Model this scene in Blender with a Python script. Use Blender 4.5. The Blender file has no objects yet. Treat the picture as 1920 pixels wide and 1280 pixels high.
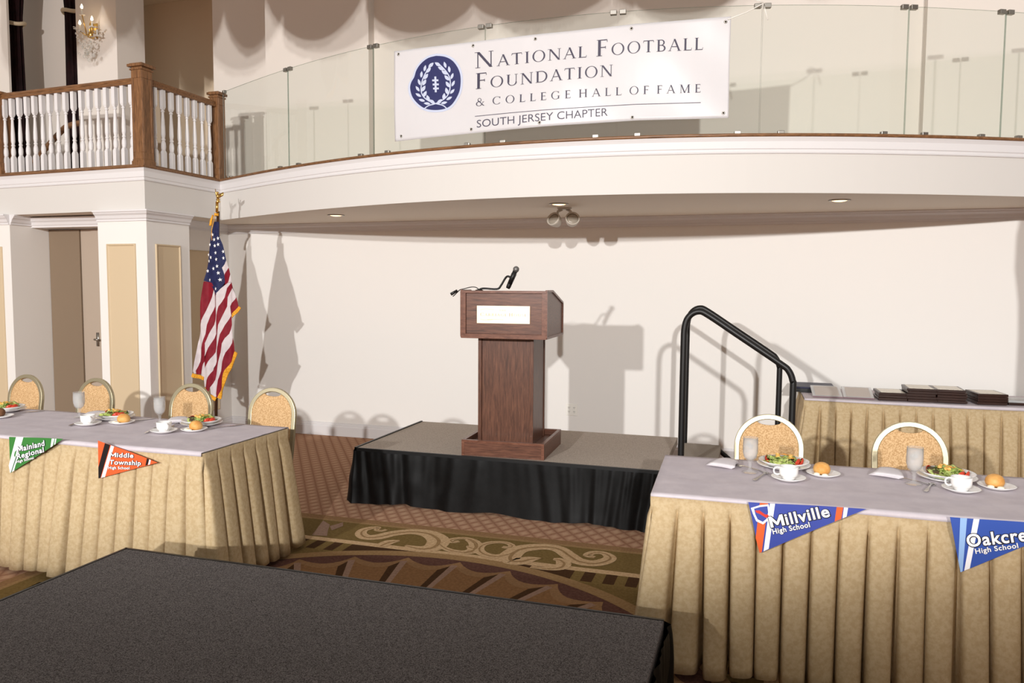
import bpy, math, random, json
from mathutils import Vector, Matrix
import numpy as np
PI = math.pi
S = bpy.context.scene
COL = S.collection

# ------------------------------------------------------------------ camera
cam = bpy.data.cameras.new('camera'); cam_o = bpy.data.objects.new('camera', cam); COL.objects.link(cam_o)
cam.sensor_width = 36.0; cam.lens = 27.028; cam.clip_start = 0.05; cam.clip_end = 100
_r = Vector((0.95386562, 0.300175, 0.00594496)); _d = Vector((0.02682316, -0.06548056, -0.99749327)); _f = Vector((-0.29903326, 0.951634, -0.07051129))
cam_o.matrix_world = Matrix(((_r.x, -_d.x, -_f.x, 0), (_r.y, -_d.y, -_f.y, 0), (_r.z, -_d.z, -_f.z, 1.62948), (0, 0, 0, 1)))
S.camera = cam_o

# ------------------------------------------------------------------ light: two studio flashes far behind the camera, dim hall light
world = bpy.data.worlds.new('hall'); S.world = world; world.use_nodes = True
_bg = world.node_tree.nodes['Background']; _bg.inputs[0].default_value = (1.0, 0.925, 0.85, 1); _bg.inputs[1].default_value = 0.41
def flash(name, loc, power, rad, colr=(1.0, 0.99, 0.975)):
    l = bpy.data.lights.new(name, 'POINT'); l.energy = power; l.shadow_soft_size = rad; l.color = colr
    o = bpy.data.objects.new(name, l); COL.objects.link(o); o.location = loc; return o
flash('flash_head', (-3.588, -7.785, 3.775), 3620, 0.11)
flash('flash_head', (2.788, -11.425, 4.554), 5850, 0.14)
BLOCKERS = [((-3.588, -7.785, 3.775), 3.1, 10.0, 17.4, 4.0, 0.12), ((2.788, -11.425, 4.554), 5.2, -17.0, 15.7, 6.0, 0.10)]  # added light blockers, one ahead of each flash
S.cycles.transparent_max_bounces = 32
S.view_settings.view_transform = 'Standard'; S.view_settings.look = 'None'
S.view_settings.exposure = 0.14; S.view_settings.gamma = 1.0; S.view_settings.use_curve_mapping = False

# ------------------------------------------------------------------ helpers
def lin(c):
    return tuple(((v / 255) / 12.92 if v / 255 <= 0.04045 else ((v / 255 + 0.055) / 1.055) ** 2.4) for v in c) + (1.0,)
class MB:
    def __init__(s): s.v = []; s.f = []; s.m = []; s.M = None
    def add(s, vs, fs, mi=0):
        b = len(s.v)
        s.v += [tuple(s.M @ Vector(v)) for v in vs] if s.M is not None else [tuple(v) for v in vs]
        s.f += [tuple(i + b for i in f) for f in fs]; s.m += [mi] * len(fs); return s
    def box(s, x0, y0, z0, x1, y1, z1, mi=0):
        return s.add([(x0, y0, z0), (x1, y0, z0), (x1, y1, z0), (x0, y1, z0), (x0, y0, z1), (x1, y0, z1), (x1, y1, z1), (x0, y1, z1)],
              [(0, 3, 2, 1), (4, 5, 6, 7), (0, 1, 5, 4), (1, 2, 6, 5), (2, 3, 7, 6), (3, 0, 4, 7)], mi)
    def grid(s, nu, nv, fn, mi=0, wu=False, wv=False):
        vs = [fn(i, j) for j in range(nv) for i in range(nu)]
        fs = []
        for j in range(nv if wv else nv - 1):
            for i in range(nu if wu else nu - 1):
                a, b = i, (i + 1) % nu; c, d = j, (j + 1) % nv
                fs.append((c * nu + a, c * nu + b, d * nu + b, d * nu + a))
        return s.add(vs, fs, mi)
    def tube(s, path, r, n=8, mi=0, closed=False, sq=None):
        P = [Vector(p) for p in path]; k = len(P); rr = r if isinstance(r, (list, tuple)) else [r] * k
        rings = []; up = None
        for i in range(k):
            if closed: t = P[(i + 1) % k] - P[i - 1]
            else: t = P[min(i + 1, k - 1)] - P[max(i - 1, 0)]
            t.normalize()
            if up is None: up = Vector((0, 0, 1)) if abs(t.z) < 0.9 else Vector((0, 1, 0))
            a = (up - t * up.dot(t)); a = a.normalized() if a.length > 1e-6 else t.orthogonal().normalized()
            b = t.cross(a); up = a
            for q in range(n):
                an = 2 * PI * (q + 0.5) / n; ca, cb = math.cos(an), math.sin(an)
                if sq: m = max(abs(ca), abs(cb)); ca = ca / m * sq[0]; cb = cb / m * sq[1]
                rings.append(tuple(P[i] + (a * ca + b * cb) * rr[i]))
        fs = []
        for i in range(k if closed else k - 1):
            j = (i + 1) % k
            for q in range(n): fs.append((i * n + q, i * n + (q + 1) % n, j * n + (q + 1) % n, j * n + q))
        if not closed: fs += [tuple(range(n))[::-1], tuple((k - 1) * n + q for q in range(n))]
        return s.add(rings, fs, mi)
    def lathe(s, prof, n=20, c=(0, 0, 0), mi=0):
        vs = [(c[0] + r * math.cos(2 * PI * q / n), c[1] + r * math.sin(2 * PI * q / n), c[2] + z) for r, z in prof for q in range(n)]
        fs = [(i * n + q, i * n + (q + 1) % n, (i + 1) * n + (q + 1) % n, (i + 1) * n + q) for i in range(len(prof) - 1) for q in range(n)]
        if prof[0][0] > 1e-5: fs.append(tuple(range(n))[::-1])
        if prof[-1][0] > 1e-5: fs.append(tuple((len(prof) - 1) * n + q for q in range(n)))
        return s.add(vs, fs, mi)
    def prism(s, pts, fn, d0, d1, mi=0):
        n = len(pts); vs = [fn(p[0], p[1], d0) for p in pts] + [fn(p[0], p[1], d1) for p in pts]
        return s.add(vs, [tuple(range(n))[::-1], tuple(range(n, 2 * n))] + [(i, (i + 1) % n, (i + 1) % n + n, i + n) for i in range(n)], mi)
    def flat(s, pts, mi=0): return s.add(pts, [tuple(range(len(pts)))], mi)
    def ball(s, c, r, n=10, k=6, mi=0, sc=(1, 1, 1)):
        b = len(s.v)
        vs = [(c[0] + r * sc[0] * math.sin(PI * j / k) * math.cos(2 * PI * i / n), c[1] + r * sc[1] * math.sin(PI * j / k) * math.sin(2 * PI * i / n), c[2] - r * sc[2] * math.cos(PI * j / k)) for j in range(k + 1) for i in range(n)]
        fs = [(j * n + i, j * n + (i + 1) % n, (j + 1) * n + (i + 1) % n, (j + 1) * n + i) for j in range(k) for i in range(n)]
        return s.add(vs, fs, mi)
    def build(s, name, mats, parent=None, smooth=False, bevel=0, off=None, solid=0, world=False):
        me = bpy.data.meshes.new(name); vs = s.v
        if world and parent is not None:
            r = parent
            while r.parent: r = r.parent
            inv = Matrix.LocRotScale(r.location, r.rotation_euler, None).inverted(); vs = [tuple(inv @ Vector(v)) for v in vs]
        if off is not None: vs = [(a - off[0], b - off[1], c - off[2]) for a, b, c in vs]
        me.from_pydata(vs, [], s.f)
        for m in (mats if isinstance(mats, (list, tuple)) else [mats]): me.materials.append(m)
        me.polygons.foreach_set('material_index', s.m)
        if smooth: me.polygons.foreach_set('use_smooth', [True] * len(s.f))
        me.validate(); me.update()
        o = bpy.data.objects.new(name, me); COL.objects.link(o)
        if parent is not None: o.parent = parent
        if off is not None: o.location = off
        if bevel:
            b = o.modifiers.new('edge', 'BEVEL'); b.width = bevel; b.segments = 2; b.limit_method = 'ANGLE'; b.angle_limit = 0.6
        if solid:
            q = o.modifiers.new('thickness', 'SOLIDIFY'); q.thickness = solid; q.offset = 0
        return o
def tag(o, label, cat, group=None, kind=None):
    o['label'] = label; o['category'] = cat
    if group: o['group'] = group
    if kind: o['kind'] = kind
    return o
def thing(name, loc, label, cat, group=None, rz=0.0):
    o = bpy.data.objects.new(name, None); COL.objects.link(o); o.location = loc; o.rotation_euler = (0, 0, rz); o.empty_display_size = 0.1
    return tag(o, label, cat, group)
def struct(o): o['kind'] = 'structure'; return o
def dup(root, loc, rz, label):
    def cp(o, par):
        c = o.copy(); COL.objects.link(c)
        if par is not None: c.parent = par
        for ch in [x for x in bpy.data.objects if x.parent == o]: cp(ch, c)
        return c
    r = cp(root, None); r.location = loc; r.rotation_euler = (0, 0, rz); r['label'] = label; return r

# ------------------------------------------------------------------ materials
def mat(name, rgb, rough=0.6, metal=0.0, spec=0.3, emit=None, es=0.0):
    m = bpy.data.materials.new(name); m.use_nodes = True; b = m.node_tree.nodes['Principled BSDF']
    b.inputs['Base Color'].default_value = lin(rgb); b.inputs['Roughness'].default_value = rough; b.inputs['Metallic'].default_value = metal
    b.inputs['Specular IOR Level'].default_value = spec
    if emit: b.inputs['Emission Color'].default_value = lin(emit); b.inputs['Emission Strength'].default_value = es
    return m
def N(m, t, **k):
    n = m.node_tree.nodes.new(t)
    for a, v in k.items(): setattr(n, a, v)
    return n
def L(m, a, b): m.node_tree.links.new(a, b)
def bsdf(m): return m.node_tree.nodes['Principled BSDF']
def ramp(m, fac, stops):
    r = N(m, 'ShaderNodeValToRGB'); e = r.color_ramp.elements
    while len(e) < len(stops): e.new(0.5)
    for q, (p, c) in zip(e, stops): q.position = p; q.color = lin(c)
    L(m, fac, r.inputs[0]); return r
def coords(m, scale=(1, 1, 1), rot=(0, 0, 0)):
    t = N(m, 'ShaderNodeTexCoord'); mp = N(m, 'ShaderNodeMapping'); mp.inputs['Scale'].default_value = scale; mp.inputs['Rotation'].default_value = rot
    L(m, t.outputs['Object'], mp.inputs[0]); return mp.outputs[0]
def noise(m, vec, scale, detail=4, rough=0.6):
    n = N(m, 'ShaderNodeTexNoise'); n.inputs['Scale'].default_value = scale; n.inputs['Detail'].default_value = detail; n.inputs['Roughness'].default_value = rough
    L(m, vec, n.inputs['Vector']); return n
def bump(m, h, s, d=0.01):
    b = N(m, 'ShaderNodeBump'); b.inputs['Strength'].default_value = s; b.inputs['Distance'].default_value = d; L(m, h, b.inputs['Height']); L(m, b.outputs[0], bsdf(m).inputs['Normal'])
def paint(name, rgb, rough=0.55):
    m = mat(name, rgb, rough, 0, 0.25); n = noise(m, coords(m), 60); bump(m, n.outputs[0], 0.08, 0.002); return m
def cloth(name, c0, c1, scale, rough=0.85, lo=0.42, hi=0.58, bs=0.15, spec=0.15, sc=(1, 1, 1), detail=4):
    m = mat(name, c0, rough, 0, spec); v = coords(m, sc); n = noise(m, v, scale, detail, 0.62)
    r = ramp(m, n.outputs[0], [(lo, c0), (hi, c1)]); L(m, r.outputs[0], bsdf(m).inputs['Base Color'])
    n2 = noise(m, v, 350, 2); bump(m, n2.outputs[0], bs, 0.003); return m
def wood(name, dark, mid, light, sc, rough=0.35):
    m = mat(name, mid, rough, 0, 0.35); v = coords(m, sc); n = noise(m, v, 5.0, 7, 0.65); n.inputs['Distortion'].default_value = 0.6
    r = ramp(m, n.outputs[0], [(0.30, dark), (0.5, mid), (0.72, light)]); L(m, r.outputs[0], bsdf(m).inputs['Base Color']); bump(m, n.outputs[0], 0.06, 0.002); return m

M_wall = paint('cream_wall_paint', (233, 229, 224)); M_fascia = paint('fascia_paint', (214, 210, 205)); M_white = paint('white_trim_paint', (222, 219, 219), 0.45); M_tan = paint('tan_panel_paint', (207, 186, 154))
M_soffit = paint('soffit_paint', (226, 214, 198)); M_upper = paint('upper_wall_paint', (222, 213, 204)); M_alcove = paint('tan_alcove_wall', (212, 192, 166))
M_jamb = paint('jamb_paint', (176, 160, 144)); M_door = paint('shaded_door_brown', (132, 114, 95))  # door brown darkened further, alcove shade put into its colour
M_oak = wood('oak', (86, 58, 36), (124, 86, 54), (150, 108, 72), (14, 14, 1.6), 0.4)
M_oakx = wood('oak_rail', (86, 58, 36), (124, 86, 54), (150, 108, 72), (1.6, 14, 14), 0.4)
M_walv = wood('walnut_upright', (64, 40, 29), (92, 58, 43), (118, 78, 58), (16, 16, 1.4))
M_walh = wood('walnut_level', (68, 42, 32), (99, 63, 48), (124, 83, 64), (1.4, 16, 16))
M_wale = wood('walnut_edging', (84, 52, 39), (112, 72, 56), (132, 90, 71), (3, 10, 10), 0.3)
M_skirt = cloth('gold_damask', (196, 174, 138), (184, 160, 122), 52, 0.75, 0.40, 0.60, 0.25, 0.2)
M_cloth = cloth('white_linen', (208, 199, 204), (200, 191, 197), 9, 0.7, 0.4, 0.6, 0.1)
M_napkin = cloth('white_napkin_cotton', (228, 222, 224), (220, 214, 218), 12, 0.8)
M_fabric = cloth('chair_fabric', (214, 178, 134), (184, 146, 102), 130, 0.9, 0.42, 0.58, 0.3, 0.1, detail=2)
M_champ = mat('champagne_metal', (198, 188, 158), 0.46, 0.95, 0.5)
M_black = mat('black_powder_coat', (22, 21, 21), 0.4, 0, 0.4)
M_blackc = cloth('black_satin', (11, 10, 10), (15, 14, 14), 20, 0.5, 0.4, 0.6, 0.05, 0.16)
M_deck = cloth('grey_deck_carpet', (164, 152, 141), (192, 180, 168), 190, 0.95, 0.42, 0.58, 0.5, 0.05, detail=3)
M_riser = cloth('charcoal_riser_carpet', (54, 51, 51), (126, 120, 118), 260, 0.95, 0.36, 0.66, 0.6, 0.05, detail=3)
M_step = cloth('pale_step_carpet', (150, 141, 130), (160, 150, 139), 130, 0.95, 0.42, 0.58, 0.3, 0.05)
M_china = mat('white_china', (240, 238, 236), 0.18, 0, 0.5)
M_steel = mat('steel', (190, 188, 186), 0.22, 1.0); M_nickel = mat('brushed_nickel', (165, 160, 152), 0.35, 1.0); M_brass = mat('brass', (214, 172, 96), 0.28, 1.0)
M_plaque = mat('gold_plate', (240, 224, 192), 0.4, 0.3, 0.6); M_plaqt = mat('engraving', (168, 150, 124), 0.5, 0.2)
M_vinyl = mat('white_vinyl', (243, 241, 244), 0.3, 0, 0.5); _tr = N(M_vinyl, 'ShaderNodeBsdfTranslucent'); _tr.inputs[0].default_value = (0.9, 0.9, 0.9, 1); _mx = N(M_vinyl, 'ShaderNodeMixShader'); _mx.inputs[0].default_value = 0.42; L(M_vinyl, bsdf(M_vinyl).outputs[0], _mx.inputs[1]); L(M_vinyl, _tr.outputs[0], _mx.inputs[2]); L(M_vinyl, _mx.outputs[0], M_vinyl.node_tree.nodes['Material Output'].inputs[0])
M_navy = mat('navy_print', (47, 50, 96), 0.35, 0, 0.4); M_pale = mat('pale_blue_print', (196, 204, 226), 0.4); M_ink = mat('dark_grey_print', (66, 62, 80), 0.5, 0, 0.3)
M_red = cloth('red_flag_nylon', (122, 24, 38), (132, 30, 44), 14, 0.6); M_fwhite = cloth('white_flag_nylon', (212, 201, 202), (204, 193, 195), 14, 0.6); M_blue = cloth('navy_flag_nylon', (34, 38, 74), (42, 46, 84), 14, 0.6)
M_gold = cloth('gold_fringe', (240, 176, 62), (214, 146, 40), 90, 0.7)
M_star = mat('white_star', (245, 243, 245), 0.6)
M_pole = wood('flag_pole_wood', (50, 32, 20), (70, 46, 30), (84, 58, 38), (20, 20, 2))
M_curt = cloth('black_velvet', (24, 11, 12), (34, 15, 16), 10, 0.9); M_swag = cloth('swag_velvet', (96, 60, 44), (110, 70, 50), 10, 0.9); M_rope = mat('pale_cord', (196, 178, 150), 0.7)
M_bulb = mat('lit_bulb', (255, 244, 220), 0.4, 0, 0.3, (255, 226, 180), 14.0); M_down = mat('lit_downlight', (255, 230, 190), 0.5, 0, 0.3, (255, 200, 140), 3.2)
M_plast = mat('white_plastic', (236, 232, 224), 0.4, 0, 0.4); M_dplast = mat('dark_slot', (60, 56, 52), 0.5)
M_lens = mat('clear_lamp_lens', (150, 142, 130), 0.12, 0, 0.6)
M_cards = mat('printed_card', (196, 186, 178), 0.5); M_darkwood = wood('dark_plaque_wood', (38, 24, 20), (54, 34, 28), (66, 44, 36), (2, 12, 12), 0.3)
M_navybook = mat('navy_leatherette', (42, 42, 66), 0.45); M_plate = mat('plaque_metal_sheet', (206, 196, 176), 0.25, 0.55)
M_lett = cloth('lettuce', (138, 166, 70), (206, 214, 136), 30, 0.5, 0.35, 0.65, 0.2, 0.4); M_lettd = cloth('dark_leaf', (62, 70, 34), (98, 60, 50), 25, 0.5, 0.4, 0.65, 0.2, 0.4)
M_tom = mat('tomato', (196, 62, 38), 0.25, 0, 0.5); M_crou = cloth('crouton', (232, 190, 110), (206, 150, 76), 60, 0.8); M_ched = mat('orange_shreds', (230, 150, 60), 0.6)
M_bun = cloth('bread_crust', (206, 142, 70), (232, 182, 110), 14, 0.5, 0.35, 0.65, 0.1, 0.35); M_bund = cloth('rye_crust', (104, 70, 48), (130, 92, 66), 16, 0.6); M_butter = mat('butter', (250, 240, 214), 0.4)
def glassy(name, tint, mixd=0.0, ior=1.45, rough=0.0, dc=(0.85, 0.85, 0.84, 1)):
    m = bpy.data.materials.new(name); m.use_nodes = True; nt = m.node_tree; nt.nodes.remove(bsdf(m)); out = nt.nodes['Material Output']
    tr = N(m, 'ShaderNodeBsdfTransparent'); tr.inputs[0].default_value = tint + (1,); gl = N(m, 'ShaderNodeBsdfGlossy'); gl.inputs['Roughness'].default_value = rough
    lw = N(m, 'ShaderNodeLayerWeight'); lw.inputs[0].default_value = 0.5; pw = N(m, 'ShaderNodeMath', operation='POWER'); pw.inputs[1].default_value = 4.0; L(m, lw.outputs['Facing'], pw.inputs[0]); fr = N(m, 'ShaderNodeMath', operation='MULTIPLY_ADD'); fr.inputs[1].default_value = 0.7; fr.inputs[2].default_value = ((ior - 1) / (ior + 1)) ** 2; L(m, pw.outputs[0], fr.inputs[0]); mx = N(m, 'ShaderNodeMixShader'); L(m, fr.outputs[0], mx.inputs[0]); L(m, tr.outputs[0], mx.inputs[1]); L(m, gl.outputs[0], mx.inputs[2])
    df = N(m, 'ShaderNodeBsdfDiffuse'); df.inputs[0].default_value = dc; m2 = N(m, 'ShaderNodeMixShader'); m2.inputs[0].default_value = mixd
    L(m, mx.outputs[0], m2.inputs[1]); L(m, df.outputs[0], m2.inputs[2]); L(m, m2.outputs[0], out.inputs[0]); return m
M_pane = glassy('clear_balustrade_glass', (0.92, 0.95, 0.922), 0.012); M_edge = glassy('green_glass_edge', (0.42, 0.5, 0.44), 0.15)
M_glass = glassy('drinking_glass', (0.975, 0.975, 0.975), 0.10, 1.5, 0.02); M_ice = glassy('iced_water', (0.94, 0.94, 0.95), 0.32, 1.2, 0.1); M_acr = glassy('clear_acrylic', (0.95, 0.94, 0.95), 0.5, 1.4)
M_crys = glassy('crystal', (0.96, 0.94, 0.9), 0.3, 1.6)

def text_mesh(txt, bold=0.0, sp=1.0):
    cu = bpy.data.curves.new('lettering', 'FONT'); cu.body = txt; cu.size = 1.0; cu.resolution_u = 4; cu.space_character = sp; cu.offset = bold; cu.fill_mode = 'FRONT'
    o = bpy.data.objects.new('lettering', cu); COL.objects.link(o); bpy.context.view_layer.update()
    me = bpy.data.meshes.new_from_object(o.evaluated_get(bpy.context.evaluated_depsgraph_get()))
    vs = [(v.co.x, v.co.y) for v in me.vertices]; fs = [tuple(p.vertices) for p in me.polygons]
    bpy.data.objects.remove(o); bpy.data.curves.remove(cu); bpy.data.meshes.remove(me); return vs, fs

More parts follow.
